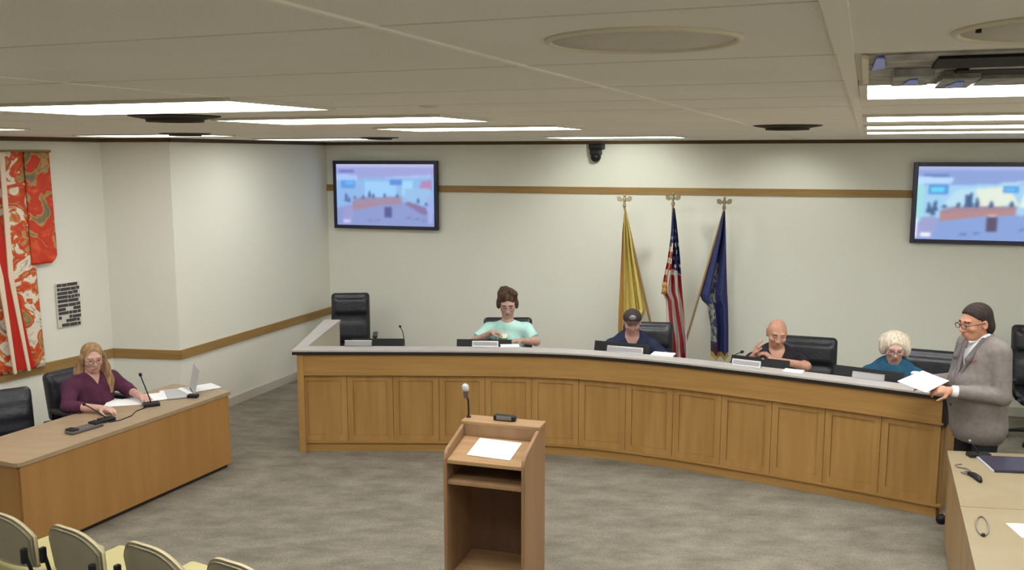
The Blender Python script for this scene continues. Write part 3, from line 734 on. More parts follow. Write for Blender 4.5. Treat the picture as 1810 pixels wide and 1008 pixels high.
def nameplate(x, y, rz, wd, label, z=1.0, back=False):
    t = thing('nameplate', label, 'nameplate', (x, y, z), rz, 'nameplates on the ledge')
    MB().prism_x([(-.022, 0), (.022, 0), (.012, .05), (.004, .055), (-.002, .052)], -wd/2, wd/2, bev=.0015).build('holder', M_chrome, t)
    MB().box((0, -.0128, .027), (wd-.02, .003, .036), rot=Matrix.Rotation(R(-20), 3, 'X')).build('name_strip', M_plate, t)
    return t
def rzd(x, y): return on_dais(L_near(x, y), 0)[1]
monitor(-1.315, 8.80, .51, 1.030, rzd(-1.3, 8.4), 'black monitor before the empty high-backed chair')
monitor(-.275, 8.80, .54, 1.022, rzd(-.2, 8.4), 'black monitor in front of the person in mint green')
monitor(1.03, 8.48, .54, 1.056, rzd(1.0, 8.1)-.02, 'black monitor in front of the person in the dark cap')
monitor(2.20, 7.98, .52, 1.022, rzd(2.1, 7.6), 'black monitor in front of the bald person')
monitor(2.97, 7.48, .56, 1.040, rzd(2.9, 7.1), 'black monitor in front of the white-haired person')
nameplate(-.255, 8.585, rzd(-.2, 8.4), .25, 'silver nameplate on the ledge before the person in mint green')
nameplate(1.045, 8.31, rzd(1.0, 8.1), .34, 'silver nameplate on the ledge before the person in the dark cap')
nameplate(2.03, 7.76, rzd(2.0, 7.6), .25, 'silver nameplate on the ledge before the bald person')
nameplate(2.90, 7.28, rzd(2.9, 7.1), .25, 'silver nameplate on the ledge before the white-haired person')
nameplate(-1.47, 8.60, rzd(-1.4, 8.4), .26, 'silver nameplate on the ledge before the empty high-backed chair')
gooseneck('desk_microphone', 'thin gooseneck microphone beside the monitor of the empty chair', (-1.06, 8.90, .745), [(0, 0, .12), (-.005, 0, .25), (-.018, -.02, .34), (-.038, -.045, .395)], .004, .012)
gooseneck('desk_microphone', 'bent gooseneck microphone beside the bald person in black', (1.93, 8.02, .745), [(0, 0, .15), (.02, -.02, .24), (.06, -.04, .31), (.105, -.06, .335)], .004, .014)
# clear cup on the ledge
t = thing('drinking_cup', 'clear plastic cup with lid on the ledge before the white-haired person', 'cup', (3.185, 7.06, 1.0))
MB().lathe([(.026, 0), (.029, .004), (.036, .10), (.033, .10), (.026, .006)]).build('cup_body', M_clear, t, True)
MB().lathe([(.038, .098), (.039, .106), (.030, .114), (.005, .115)]).build('lid', mat('cup_lid', (205, 205, 212), .4), t, True)
MB().lathe([(.025, .007), (.031, .06), (.003, .06)]).build('drink', mat('drink', (150, 160, 178), .2), t, True)
# papers behind ledge
def paper(x, y, z, rz, w, d, label, group=None, th=.002):
    o = MB().box((0, 0, th/2), (w, d, th)).build('paper_sheet', M_paper); o.location = (x, y, z); o.rotation_euler = (0, 0, rz)
    return tag(o, label, 'paper', group)
paper(1.38, 8.20, 1.0, -.4, .20, .15, 'white paper on the ledge at the hand of the person in the cap', th=.012)
paper(-.02, 8.60, 1.0, .05, .18, .12, 'white paper on the ledge before the person in mint green', th=.006)
paper(2.38, 7.57, 1.0, -.5, .16, .12, 'white paper on the ledge before the bald person', th=.004)

# clerk desk items
PG = 'papers on the clerk desk'
for x, y, a, lab in ((-3.33, 7.66, .25, 'white sheet nearest the hands of the person in maroon'), (-3.16, 7.80, .6, 'white sheet just behind the upright desk microphone'),
                     (-3.00, 8.00, .35, 'white sheet partly under the open silver laptop'), (-2.84, 8.15, .75, 'white sheet at the far end of the clerk desk')):
    o = paper(x, y, .7, a, .30, .22, lab, PG)
    o.location.z += .0012*len([q for q in bpy.data.objects if q.name.startswith('paper_sheet')])*.3
bk = thing('open_binder', 'open white notebook among papers on the clerk desk', 'notebook', (-3.06, 7.87, .706), R(40))
MB().box((-.10, 0, .004), (.2, .26, .006), rot=Matrix.Rotation(R(3), 3, 'Y')).build('page', M_paper, bk)
MB().box((.10, 0, .006), (.2, .26, .006), rot=Matrix.Rotation(R(-5), 3, 'Y')).build('page', M_paper, bk)
t = thing('laptop', 'open silver laptop seen edge-on at the far end of the clerk desk', 'laptop', (-2.86, 7.98, .704), math.atan2(.88, .40)-.0)
MB().box((0, -.11, .008), (.32, .22, .016), bev=.004).build('keyboard_base', M_silver, t)
MB().box((0, .025, .125), (.32, .008, .23), bev=.003, rot=Matrix.Rotation(R(-12), 3, 'X')).build('lid', M_silver, t)
MB().cyl((-.12, .0, .014), (.12, .0, .014), .007).build('hinge', M_black, t)
t.rotation_euler.z = face(-.85, -.42)+PI*0
o = tag(MB().box((0, 0, .015), (.09, .06, .03), bev=.006).build('small_box', M_black), 'small black box beside the open silver laptop', 'box'); o.location = (-2.80, 7.83, .7)
gooseneck('desk_microphone', 'upright black gooseneck microphone among the papers on the clerk desk', (-3.06, 7.56, .7), [(-.01, 0, .06), (-.04, -.01, .16), (-.065, -.02, .24), (-.075, -.02, .28)], .005, .014, basebox=(.13, .09, .03), rz=.5)
gooseneck('desk_microphone', 'tilted black gooseneck microphone beside the grey conference unit', (-3.24, 7.10, .7), [(-.01, .0, .04), (-.06, .03, .09), (-.10, .07, .13), (-.125, .09, .15)], .005, .012, basebox=(.12, .08, .03), rz=.9)
t = thing('conference_unit', 'low grey and black conference unit on the clerk desk near the rounded corner', 'conference unit', (-3.31, 6.87, .7), R(62))
MB().box((0, 0, .014), (.28, .10, .028), bev=.01).build('body', mat('unit_grey', (98, 94, 90), .5), t)
MB().box((-.105, 0, .03), (.06, .09, .018), bev=.006).build('button_pad', M_black, t); MB().box((.10, 0, .032), (.07, .09, .020), bev=.006).build('handset_cradle', M_black, t)
tag(MB().tube([(-3.20, 7.06, .704), (-3.14, 7.12, .704), (-3.10, 7.25, .704), (-3.12, 7.38, .704), (-3.08, 7.50, .704)], .004).build('cable', M_dark), 'thin dark cable between the two clerk desk microphones', 'cable')

# side desk items
t = thing('open_laptop', 'dark closed laptop on the side desk beside the suited person', 'laptop', (3.50, 6.02, .70), R(-8))
t.name = 'laptop'
MB().box((0, 0, .012), (.50, .30, .02), bev=.004).build('lid', mat('laptop_dark', (52, 48, 66), .3, spec=.5), t)
MB().box((-.257, 0, .006), (.014, .30, .012)).build('edge_strip', M_silver, t)
gooseneck('desk_microphone', 'black-based microphone with a slanted grey stem on the side desk', (3.29, 6.235, .70), [(-.01, 0, .04), (-.04, .0, .08), (-.065, .0, .11)], .006, .010, M_chrome, basebox=(.15, .07, .028), rz=0)
t = thing('clip_microphone', 'small black clip microphone with looped cord on the side desk', 'microphone', (3.02, 5.82, .7), R(70))
MB().tube([(.25, .02, .004), (.22, .06, .004), (.17, .05, .005), (.16, .0, .006), (.12, -.02, .006), (.08, .02, .006), (.05, .04, .01), (.03, .01, .01)], .006).build('cord', mat('cord_grey', (120, 112, 104), .5), t, True)
MB().tube([(.04, .0, .012), (.0, -.03, .015), (-.06, -.05, .015), (-.10, -.055, .012)], [.012, .02, .021, .012]).build('clip_body', M_black, t, True)
t = thing('cable_loop', 'thin grey oval cable loop lying on the side desk past the seam', 'cable', (2.69, 5.00, .7), R(65))
MB().tube([(.15*math.cos(a), .032*math.sin(a), .006) for a in [2*PI*k/28 for k in range(28)]], .005, closed=True).build('loop', mat('loop_grey', (130, 124, 108), .5), t, True)
MB().ball((-.15, 0, .008), .012).build('plug', M_dark, t, True)
paper(3.02, 4.93, .70, R(-5), .36, .20, 'white paper sheet on the side desk cut by the picture edge')

# ------------------------------------------------------------------ flags
def flag(name, label, rows, Y0, folds, amp, colour, mats, nu=90, nv=200, ph=0, pole=None, fringe=None, cordc=None):
    # rows: (z, xl, xr) of the hanging cloth from top to bottom
    t = thing(name, label, 'flag', (0, 0, 0), 0, None)
    zs = [r[0] for r in rows][::-1]; xl = [r[1] for r in rows][::-1]; xr = [r[2] for r in rows][::-1]
    ztop, zbot = rows[0][0], rows[-1][0]
    vs_, fs, mi = [], [], []
    for j in range(nv+1):
        v = j/nv; z = ztop+(zbot-ztop)*v
        a = float(np.interp(z, zs, xl)); b = float(np.interp(z, zs, xr)); wd = b-a
        for i in range(nu+1):
            u = i/nu; am = min(amp, wd*.45)
            x = a+wd*(u+.035*math.sin(2*PI*folds*u*1.0+ph+.5))
            vs_.append((x, Y0+am*math.sin(2*PI*folds*u+ph+v*.9)+am*.3*math.sin(2*PI*folds*2.3*u+v*2), z+(.02*math.sin(2*PI*folds*u+ph) if v > .95 else 0)))
    for j in range(nv):
        for i in range(nu):
            q = j*(nu+1)+i; fs.append((q, q+nu+1, q+nu+2, q+1)); mi.append(colour((i+.5)/nu, (j+.5)/nv))
    n = len(vs_); vs_ += [(x, y+.004, z) for x, y, z in vs_]; fs += [tuple(q+n for q in f[::-1]) for f in fs]; mi += mi
    for j in range(nv):
        for i0 in (0, nu):
            q = j*(nu+1)+i0; r = q+nu+1; fs.append((q, q+n, r+n, r) if i0 == 0 else (q, r, r+n, q+n)); mi.append(mi[min(j*nu+min(i0, nu-1), len(mi)-1)])
    me = bpy.data.meshes.new('cloth'); me.from_pydata(vs_, [], fs); me.polygons.foreach_set('material_index', mi)
    link('cloth', me, mats, t, True)
    b, tp = Vector(pole[0]), Vector(pole[1])
    MB().cyl(b, tp, .014, .012, seg=12).build('pole', mat('flagpole_wood', (150, 118, 78), .4), t)
    M_gold = mat('eagle_gold', (150, 138, 108), .5, metal=.2); d = (tp-b).normalized()
    e = MB(); e.ball(tp+Vector((0, 0, .015)), .022); e.cyl(tp+Vector((0, 0, .03)), tp+Vector((0, 0, .05)), .02, .012)
    c = tp+Vector((0, 0, .085)); e.ball(c, .03, (.7, .7, 1.2)); e.ball(c+Vector((.0, -.012, .042)), .015); e.build('finial', M_gold, t, True)
    for s_ in (-1, 1):
        e = MB(); e.prism_y([(c.x+s_*.01, c.z-.01), (c.x+s_*.05, c.z+.035), (c.x+s_*.085, c.z+.03), (c.x+s_*.08, c.z-.015), (c.x+s_*.045, c.z-.03)], c.y-.008, c.y+.008, bev=.003); e.build('eagle_wing', M_gold, t)
    return t
FY = 10.32; hub = Vector((1.80, FY, .10))
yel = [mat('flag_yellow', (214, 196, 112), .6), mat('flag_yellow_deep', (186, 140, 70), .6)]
rowsY = [(2.215, 1.262, 1.278), (1.955, 1.242, 1.335), (1.699, 1.236, 1.385), (1.246, 1.222, 1.488), (1.064, 1.215, 1.53), (.99, 1.215, 1.50), (.85, 1.215, 1.42), (.62, 1.22, 1.40)]
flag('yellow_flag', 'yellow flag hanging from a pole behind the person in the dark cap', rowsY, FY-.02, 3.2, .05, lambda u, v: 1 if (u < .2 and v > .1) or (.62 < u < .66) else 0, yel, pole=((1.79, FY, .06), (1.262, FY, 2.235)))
red, wht, nvy = mat('flag_red', (158, 44, 46), .6), mat('flag_white', (218, 206, 200), .6), mat('flag_navy', (44, 52, 98), .6)
gld = mat('flag_gold', (180, 132, 66), .6)
def usc(u, v):
    # slanted, draped field: canton on top, stripes running down the folds
    if v < .42 - .10*(1-u) and not (u < .30 and v > .24):
        if v > .12 and (int(u*9)+int(v*46)) % 3 == 0 and int(v*46) % 2 == 0 and u > .15: return 1
        return 2
    if v < .42: return 1 if int(v*26) % 2 == 0 else 0
    return 0 if int((u-.55*(v-.42)+2)*5.0) % 2 == 0 else 1
rowsU = [(2.225, 1.800, 1.818), (2.10, 1.790, 1.838), (1.891, 1.782, 1.865), (1.635, 1.752, 1.895), (1.441, 1.715, 1.912), (1.279, 1.695, 1.930), (1.18, 1.745, 1.940), (.985, 1.755, 1.96), (.723, 1.765, 1.994), (.42, 1.772, 2.01)]
tf = flag('national_flag', 'red white and blue striped flag, middle of the three flags', rowsU, FY-.06, 2.6, .05, usc, [red, wht, nvy], pole=((1.80, FY, .06), (1.808, FY, 2.25)))
b = MB(); b.ball((1.722, FY-.10, 1.36), .034, (1, .8, 1.1)); b.cyl((1.722, FY-.10, 1.34), (1.715, FY-.10, 1.26), .02, .034); b.tube([(1.80, FY-.02, 1.9), (1.77, FY-.10, 1.6), (1.725, FY-.105, 1.38)], .006); b.build('tassel', gld, tf, True)
blu = mat('flag_blue', (50, 58, 104), .6); em = mat('flag_emblem', (150, 150, 140), .7, c2=(58, 62, 90), scale=(22, 22, 16), lo=.45, hi=.55)
def blc(u, v):
    if v > .965: return 2
    if v > .90 and u < .35: return 3
    c = .46 - .15*(v-.5)
    if v > .35 and v < .88 and abs(u-(c if v < .62 else .16)) < (.10 if v < .62 else .17): return 1
    return 0
rowsB = [(2.19, 2.372, 2.388), (2.0, 2.325, 2.402), (1.891, 2.298, 2.409), (1.57, 2.215, 2.422), (1.246, 2.128, 2.440), (1.17, 2.16, 2.448), (1.10, 2.232, 2.456), (.854, 2.272, 2.470), (.50, 2.283, 2.482)]
flag('blue_flag', 'dark blue flag with pale emblem and gold hem on a slanting pole', rowsB, FY-.04, 2.0, .05, blc, [blu, em, mat('fringe_gold', (196, 160, 80), .7), mat('flag_maroon', (74, 34, 46), .6)], pole=((1.83, FY, .06), (2.385, FY, 2.205)), ph=1)
t = thing('flag_stand', 'low round three-pole flag stand on the carpet behind the bench', 'flag stand', (1.806, FY, 0))
MB().lathe([(.20, 0), (.20, .02), (.16, .035), (.06, .05), (.05, .12), (.02, .12)]).build('base', mat('stand_brass', (150, 120, 60), .35, metal=.7), t, True)
for dx in (-.03, 0, .03): MB().cyl((dx, 0, .05), (dx*2.2, 0, .16), .02, seg=12).build('socket', mat('stand_brass', (150, 120, 60)), t)

# ------------------------------------------------------------------ people
def rotm(yaw=0, pitch=0, roll=0):     # columns are the head axes; pitch > 0 looks down; face is -Y
    return np.array(Matrix.Rotation(R(yaw), 3, 'Z') @ Matrix.Rotation(R(pitch), 3, 'X') @ Matrix.Rotation(R(roll), 3, 'Y'))
class Head:
    def __init__(s, c, yaw, pitch, roll=0, sc=1.0): s.c = np.array(c, float); s.M = rotm(yaw, pitch, roll); s.s = sc
    def p(s, q): return tuple(s.c + s.M @ (np.array(q, float)*s.s))
    def ell(s, c, r, k=.02, op='u'): return ell(s.p(c), tuple(np.array(r)*s.s), k, op, s.M)
    def cap(s, a, b, ra, rb=None, k=.02, op='u'): return cap(s.p(a), s.p(b), ra*s.s, (ra if rb is None else rb)*s.s, k, op)
    def loc(s, P): return ((P-s.c) @ s.M)/s.s
def head_prims(h):
    P = [h.ell((0, .018, .032), (.074, .092, .082)), h.ell((0, -.018, -.020), (.064, .074, .088), .03), h.ell((0, -.036, -.078), (.044, .046, .036), .03),
         h.cap((-.036, -.074, .026), (.036, -.074, .026), .012, k=.02), h.cap((0, -.084, .014), (0, -.106, -.026), .008, .013, k=.012),
         h.cap((-.012, -.096, -.032), (.012, -.096, -.032), .010, k=.01), h.ell((.044, -.062, -.020), (.022, .022, .018), .02), h.ell((-.044, -.062, -.020), (.022, .022, .018), .02)]
    for s_ in (-1, 1):
        P.append(h.ell((s_*.076, .014, -.006), (.010, .020, .032), .008)); P.append(h.ell((s_*.080, .008, -.004), (.005, .010, .016), .004, 's'))
        P.append(h.ell((s_*.031, -.098, .008), (.018, .014, .012), .014, 's'))
    P += [h.cap((-.020, -.086, -.056), (.020, -.086, -.056), .0085, k=.006), h.ell((0, -.098, -.0565), (.020, .004, .0012), .002, 's'), h.cap((-.016, -.084, -.064), (.016, -.084, -.064), .009, k=.006)]
    return P
def hand_prims(w, d, n, side, curl=(.35, .5, .4), spread=.0, thumb=.5):
    w, d, n = np.array(w, float), np.array(d, float), np.array(n, float)
    d /= np.linalg.norm(d); n -= d*(n @ d); n /= np.linalg.norm(n); s = np.cross(d, n)*side      # s points to the thumb side
    P = [cap(w-d*.01, w+d*.03, .026, .030, k=.015, flat=(n, 1.7)), cap(w+d*.045-s*.018, w+d*.082-s*.022, .019, .014, k=.015), cap(w+d*.045+s*.018, w+d*.085+s*.022, .020, .014, k=.015), cap(w+d*.04, w+d*.085, .019, .014, k=.015)]
    for i, (o, L) in enumerate(((.030, .072), (.0105, .080), (-.0095, .074), (-.029, .058))):
        p = w+d*(.086-.004*abs(i-1))+s*o; a = 0; dd = d + s*spread*(1.5-i)*.4; dd /= np.linalg.norm(dd)
        for k_, (f, cu) in enumerate(zip((.45, .30, .25), curl)):
            a += cu; q = p+(dd*math.cos(a)+n*math.sin(a))*L*f
            P.append(cap(p, q, .0088-.0006*k_, .0082-.0008*k_, k=.003)); p = q
    p = w+d*.02+s*.024; t1 = d*.55+s*.75+n*thumb*.5; t1 /= np.linalg.norm(t1); t2 = d*.9+s*.25+n*thumb; t2 /= np.linalg.norm(t2)
    q = p+t1*.042; r = q+t2*.034; e = r+t2*.024
    P += [cap(p, q, .015, .0115, k=.012), cap(q, r, .0105, .0095, k=.004), cap(r, e, .0095, .0075, k=.004)]
    return P
M_lip = mat('lips', (178, 118, 104), .5); M_eye = mat('eye_white', (150, 134, 124), .4); M_iris = mat('iris', (50, 36, 28), .2)
M_glass = mat('glasses_frame', (58, 44, 44), .4)
def person(label, loc, rz, J, skin, shirt, trousers, sleeve=1.0, bulk=1.0, extra=None, shoe=M_black, vneck=0, brow=(90, 70, 56), slim=0, vox=.0065):
    t = thing('person', label, 'person', loc, rz)
    A = lambda v: np.array(v, float)
    h = Head(J['head'], J.get('yaw', 0), J.get('pitch', 0), J.get('roll', 0), J.get('hs', 1.0))
    Ms = mat('skin_%d_%d_%d' % skin, skin, .5, c2=tuple(int(c*.93) for c in skin), scale=(25, 25, 25), spec=.35); Mb = mat('brow_%d' % brow[0], brow, .8)
    hip, ab, ch, nk = A(J['hip']), A(J['ab']), A(J['chest']), A(J['neck']); b = bulk
    P = [ell(hip, (.165*b, .125*b, .13), .05), ell(ab, (.152*b, .118*b, .17), .06), ell(ch, (.165*b, .112*b, .19), .06)]
    P.append(cap(nk, h.p((0, .022, -.055)), .060, .054, k=.03))
    T = [ell(hip, (.178*b-slim, .138*b-slim, .14), .05), ell(ab, (.166*b-slim, .132*b-slim, .18), .06), ell(ch, (.178*b-slim, .126*b-slim, .20), .06), ell(nk-A((0, 0, .035)), (.085, .07, .045), .05)]
    TR = [ell(hip, (.184*b, .142*b, .12), .05)]
    for s_, q in ((-1, 'R'), (1, 'L')):
        sh, el, wr = A(J['sh'+q]), A(J['el'+q]), A(J['wr'+q]); kn, an = A(J['kn'+q]), A(J['an'+q]); toe = A(J['toe'+q])
        P += [cap(nk-A((0, 0, .04)), sh, .05, .056, k=.05), cap(sh, el, .052, .040, k=.03), cap(el, wr, .041, .027, k=.02)]
        P += hand_prims(wr, J['hd'+q], J['hn'+q], J.get('hs'+q, s_), **J.get('hk'+q, {}))
        P += [cap(hip+A((s_*.09, 0, -.02)), kn, .085, .06, k=.04), cap(kn, an, .060, .040, k=.03), cap(an, toe, .042, .032, k=.02)]
        T += [cap(nk-A((0, 0, .045)), sh, .062-slim*.6, .070-slim, k=.05)]
        if sleeve < 1: e = sh+(el-sh)*sleeve; T.append(cap(sh, e, .070, .064, k=.03, cut=True))
        else: T += [cap(sh, el, .068-slim, .056-slim*.6, k=.03)]; T.append(cap(el, el+(wr-el)*(sleeve-1 if sleeve < 2 else .97), .055-slim*.6, .044-slim*.4, k=.02, cut=True))
        TR += [cap(hip+A((s_*.09, 0, -.02)), kn, .100, .075, k=.04), cap(kn, an, .074, .056, k=.03)]
        MBs = sdf_mesh([cap(an+A((0, .03, -.035)), toe, .048, .038, k=.02), cap(an+A((0, 0, .02)), an-A((0, 0, .03)), .05, k=.02), half((0, 0, .001), (0, 0, -1))], .010, 'shoe', shoe, t)
    P += head_prims(h)
    def lips(C): q = h.loc(C); return (np.abs(q[:, 0]) < .021) & (np.abs(q[:, 2]+.060) < .0080) & (q[:, 1] < -.086)
    def brows(C): q = h.loc(C); return (np.abs(np.abs(q[:, 0])-.032) < .019) & (np.abs(q[:, 2]-.029+.1*np.abs(np.abs(q[:, 0])-.025)) < .0036) & (q[:, 1] < -.05)
    sdf_mesh(P, vox, 'body', [Ms, M_lip, Mb], t, [(lips, 1), (brows, 2)])
    T.append(region(lambda Q: -( (np.sqrt((( (Q-V3(nk+A((0, -.02-.0, .045+.0))))/V3((.066, .075, .055)))**2).sum(-1))-1)*.06 )))
    if vneck:
        z0, z1 = vneck
        def vn(Q): return -np.maximum(np.abs(Q[..., 0]-nk[0])-.055*np.clip((Q[..., 2]-z0)/(z1-z0), 0, 1.3), (Q[..., 1]-nk[1])+.02)
        T.append(region(vn))
    T.append(half((0, 0, hip[2]-.07), (0, 0, -1)))
    sdf_mesh(T, .0085, 'shirt', shirt, t)
    TR.append(half((0, 0, .05), (0, 0, -1))); TR.append(half((0, 0, hip[2]+.05), (0, 0, 1)))
    sdf_mesh(TR, .011, 'trousers', trousers, t)
    for s_ in (-1, 1):
        e = MB(); c = h.p((s_*.031, -.0765, .007)); e.ball(c, .0115*h.s); eo = e.build('eye', M_eye, t, True)
        e = MB(); e.ball(h.p((s_*.031, -.0855, .004)), .0048*h.s, seg=10); e.build('iris', M_iris, eo, True)
    if extra: extra(t, h, J)
    return t
def hair(t, h, prims, m, vox=.007): return sdf_mesh(prims, vox, 'hair', m, t)
def glasses(t, h, m=M_glass, r=.0026):
    b = MB()
    for s_ in (-1, 1):
        b.tube([h.p((s_*.031+.023*math.cos(a), -.106, .004+.017*math.sin(a))) for a in [2*PI*k/20 for k in range(20)]], r, seg=6, closed=True)
        b.tube([h.p((s_*.054, -.104, .008)), h.p((s_*.074, -.06, .010)), h.p((s_*.082, .01, .006))], r, seg=6)
    b.tube([h.p((-.009, -.106, .008)), h.p((0, -.110, .011)), h.p((.009, -.106, .008))], r, seg=6)
    b.build('glasses', m, t, True)
def seated(head, hs=1.0, lean=0, sw=.185, el=None, wr=None, top=1.06, **kw):
    J = dict(hip=(0, .10, .56), ab=(0, .07-lean*.4, .72), chest=(0, .04-lean, .90), neck=(0, .03-lean, top), head=head, hs=hs,
             shR=(-sw, .03-lean, top-.08), shL=(sw, .03-lean, top-.08), knR=(-.12, -.32, .52), knL=(.12, -.32, .52), anR=(-.12, -.30, .09), anL=(.12, -.30, .09), toeR=(-.13, -.46, .035), toeL=(.13, -.46, .035))
    J.update(kw); return J
def hm(name, c, c2): return mat(name, c, .8, c2=c2, scale=(60, 60, 9), bump=.6, bscale=70)

# person in mint green, head bowed, holding a cup
def x_mint(t, h, J):
    P = [h.ell((0, .025, .058), (.084, .098, .082), .03), h.ell((0, .07, -.01), (.080, .05, .09), .03)]
    P += [h.ell((.070*math.cos(a), .02-.03*math.sin(a*2), .085+.055*math.sin(a)), (.020, .034, .020), .03) for a in (-.5, .1, .7, 1.2, 1.8, 2.4, 3.0, 3.6)]
    P += [h.ell((-.080, .0, .005), (.022, .05, .050), .02), h.ell((.080, .0, .000), (.020, .05, .045), .02)]
    P += [h.ell((.004, -.100, -.020), (.060, .072, .098), .012, 's')]
    hair(t, h, P, hm('hair_brown', (92, 70, 52), (46, 34, 27)))
    glasses(t, h, mat('glasses_thin', (120, 96, 88), .4), .0018)
J = seated((-.0, -.05, 1.310), 1.14, .06, top=1.12, pitch=22, sw=.19, elR=(-.34, -.12, .93), wrR=(-.16, -.28, 1.055), elL=(.29, -.12, .93), wrL=(.13, -.34, .985),
           hdR=(.9, -.35, .05), hnR=(.3, -.2, -1), hdL=(-.85, -.4, .02), hnL=(0, 0, -1), hkR=dict(curl=(.5, .6, .4)), hkL=dict(curl=(.2, .3, .2)))
M_mint = mat('mint_cotton', (190, 230, 220), .85, c2=(172, 218, 206), scale=(16, 16, 16), bump=.25, bscale=14)
M_trs = mat('dark_trousers', (38, 40, 48), .85)
person('person in a mint green top with brown pinned-up hair, head bowed, holding a cup', (-.045, 9.27, 0), 0, J, (196, 158, 142), M_mint, M_trs, sleeve=.75, extra=x_mint)
t = thing('drinking_mug', 'white and green mug held by the person in mint green', 'mug', (-.09, 8.955, .950), 0)
MB().lathe([(.034, 0), (.040, .006), (.044, .10), (.040, .10), (.034, .012)]).build('mug_body', mat('mug_white', (226, 224, 196), .4), t, True)
MB().tube([(-.042, 0, .08), (-.07, 0, .07), (-.07, 0, .035), (-.040, 0, .025)], .007).build('handle', mat('mug_green', (88, 150, 116), .4), t, True)
MB().lathe([(.0445, .030), (.0455, .034), (.0465, .06), (.0460, .064)]).build('green_band', mat('mug_green', (88, 150, 116), .4), t, True)

# person in dark cap
def x_cap(t, h, J):
    Mc = mat('cap_navy', (58, 50, 50), .8); 
    c = sdf_mesh([h.ell((0, .018, .045), (.088, .104, .082), .02), region(lambda Q: -(h.loc(Q)[..., 2]-.028))], .007, 'cap', Mc, t)
    sdf_mesh([h.ell((0, -.100, .046), (.062, .046, .009), .01), region(lambda Q: h.loc(Q)[..., 1]+.06)], .005, 'cap_brim', mat('cap_brim', (60, 44, 38), .8), c)
    sdf_mesh([h.ell((0, -.072, .082), (.034, .020, .026), .01)], .006, 'cap_badge', mat('cap_badge', (140, 132, 134), .7), c)
J = seated((0, -.08, 1.165), 1.05, .08, top=1.0, pitch=14, sw=.20, elR=(-.33, -.08, .82), wrR=(-.15, -.26, .80), elL=(.33, -.10, .83), wrL=(.20, -.30, .80),
           hdR=(.5, -.8, 0), hnR=(0, 0, -1), hdL=(-.3, -.9, 0), hnL=(0, 0, -1))
M_navy = mat('navy_polo', (38, 44, 72), .8, c2=(30, 34, 56), scale=(16, 16, 16), bump=.25, bscale=14)
person('person in a dark cap and navy polo, head bowed over the bench', (1.20, 9.02, 0), face(-.1, -1), J, (186, 142, 128), M_navy, M_trs, sleeve=.8, bulk=1.15, extra=x_cap, vneck=(.90, 1.0))
o = tag(MB().lathe([(.012, 0), (.012, .003)], seg=12).build('chest_badge', M_paper), 'tiny pale badge on the navy polo', 'badge') if False else None

# bald person, hands clasped
def x_bald(t, h, J):
    hair(t, h, [h.ell((0, .055, -.01), (.079, .062, .055), .02), h.ell((0, .0, .02), (.069, .16, .2), .01, 's')], hm('hair_grey_stubble', (124, 106, 92), (96, 84, 74)))
J = seated((0, -.09, 1.180), 1.12, .09, top=1.0, pitch=16, roll=3, sw=.20, elR=(-.34, -.20, .84), wrR=(-.23, -.31, 1.02), elL=(.24, -.26, .92), wrL=(-.07, -.35, .99),
           hdR=(.25, .0, 1), hnR=(1, -.1, -.2), hdL=(-.75, 0, .65), hnL=(-.4, .2, -.9), hkR=dict(curl=(.2, .3, .3)), hkL=dict(curl=(.5, .6, .5)))
M_blk = mat('black_polo', (40, 34, 42), .8, c2=(32, 27, 34), scale=(16, 16, 16), bump=.25, bscale=14)
person('bald person in a black polo with both hands raised near the chin', (2.45, 8.38, 0), face(-.12, -1), J, (198, 148, 122), M_blk, M_trs, sleeve=.72, bulk=1.1, extra=x_bald, vneck=(.90, 1.0))

# white-haired person in teal
def x_white(t, h, J):
    hair(t, h, [h.ell((0, .03, .040), (.106, .108, .090), .03), h.ell((-.085, .02, -.01), (.034, .06, .062), .03), h.ell((.088, .02, -.015), (.038, .06, .07), .03), h.ell((0, .08, -.03), (.088, .05, .085), .03),
                h.ell((0, -.105, -.030), (.064, .080, .088), .015, 's')] + [h.ell((.095*math.cos(a), .02+.02*math.sin(3*a), .035+.075*math.sin(a)), (.028, .032, .026), .02) for a in (.2, .6, 1.1, 1.6, 2.1, 2.6, 3.0)] +
         [h.ell((0, -.105, -.018), (.062, .080, .096), .012, 's')], hm('hair_white', (226, 214, 194), (186, 172, 148)))
    glasses(t, h, mat('glasses_grey', (92, 84, 90), .4), .0022)
    s = MB(); s.ball((.01, -.165, .94), .013, (1, .5, 1)); s.tube([(-.06, -.07, 1.05), (-.03, -.13, .99), (.01, -.162, .945), (.05, -.13, .99), (.075, -.07, 1.05)], .002); s.build('pendant', mat('pendant_pale', (214, 220, 226), .3), t, True)
J = seated((0, -.09, 1.170), 1.06, .08, top=1.0, pitch=16, sw=.19, elR=(-.28, -.12, .79), wrR=(-.10, -.34, .79), elL=(.29, -.12, .79), wrL=(.12, -.36, .79),
           hdR=(.7, -.6, 0), hnR=(0, 0, -1), hdL=(-.6, -.7, 0), hnL=(0, 0, -1))
M_teal = mat('teal_knit', (34, 86, 108), .85, c2=(28, 70, 98), scale=(16, 16, 16), bump=.3, bscale=14)
person('white-haired person in glasses and a teal top with a small pendant', (3.31, 7.80, 0), face(-.30, -1), J, (200, 158, 142), M_teal, M_trs, sleeve=2, bulk=1.12, extra=x_white, brow=(182, 150, 134))

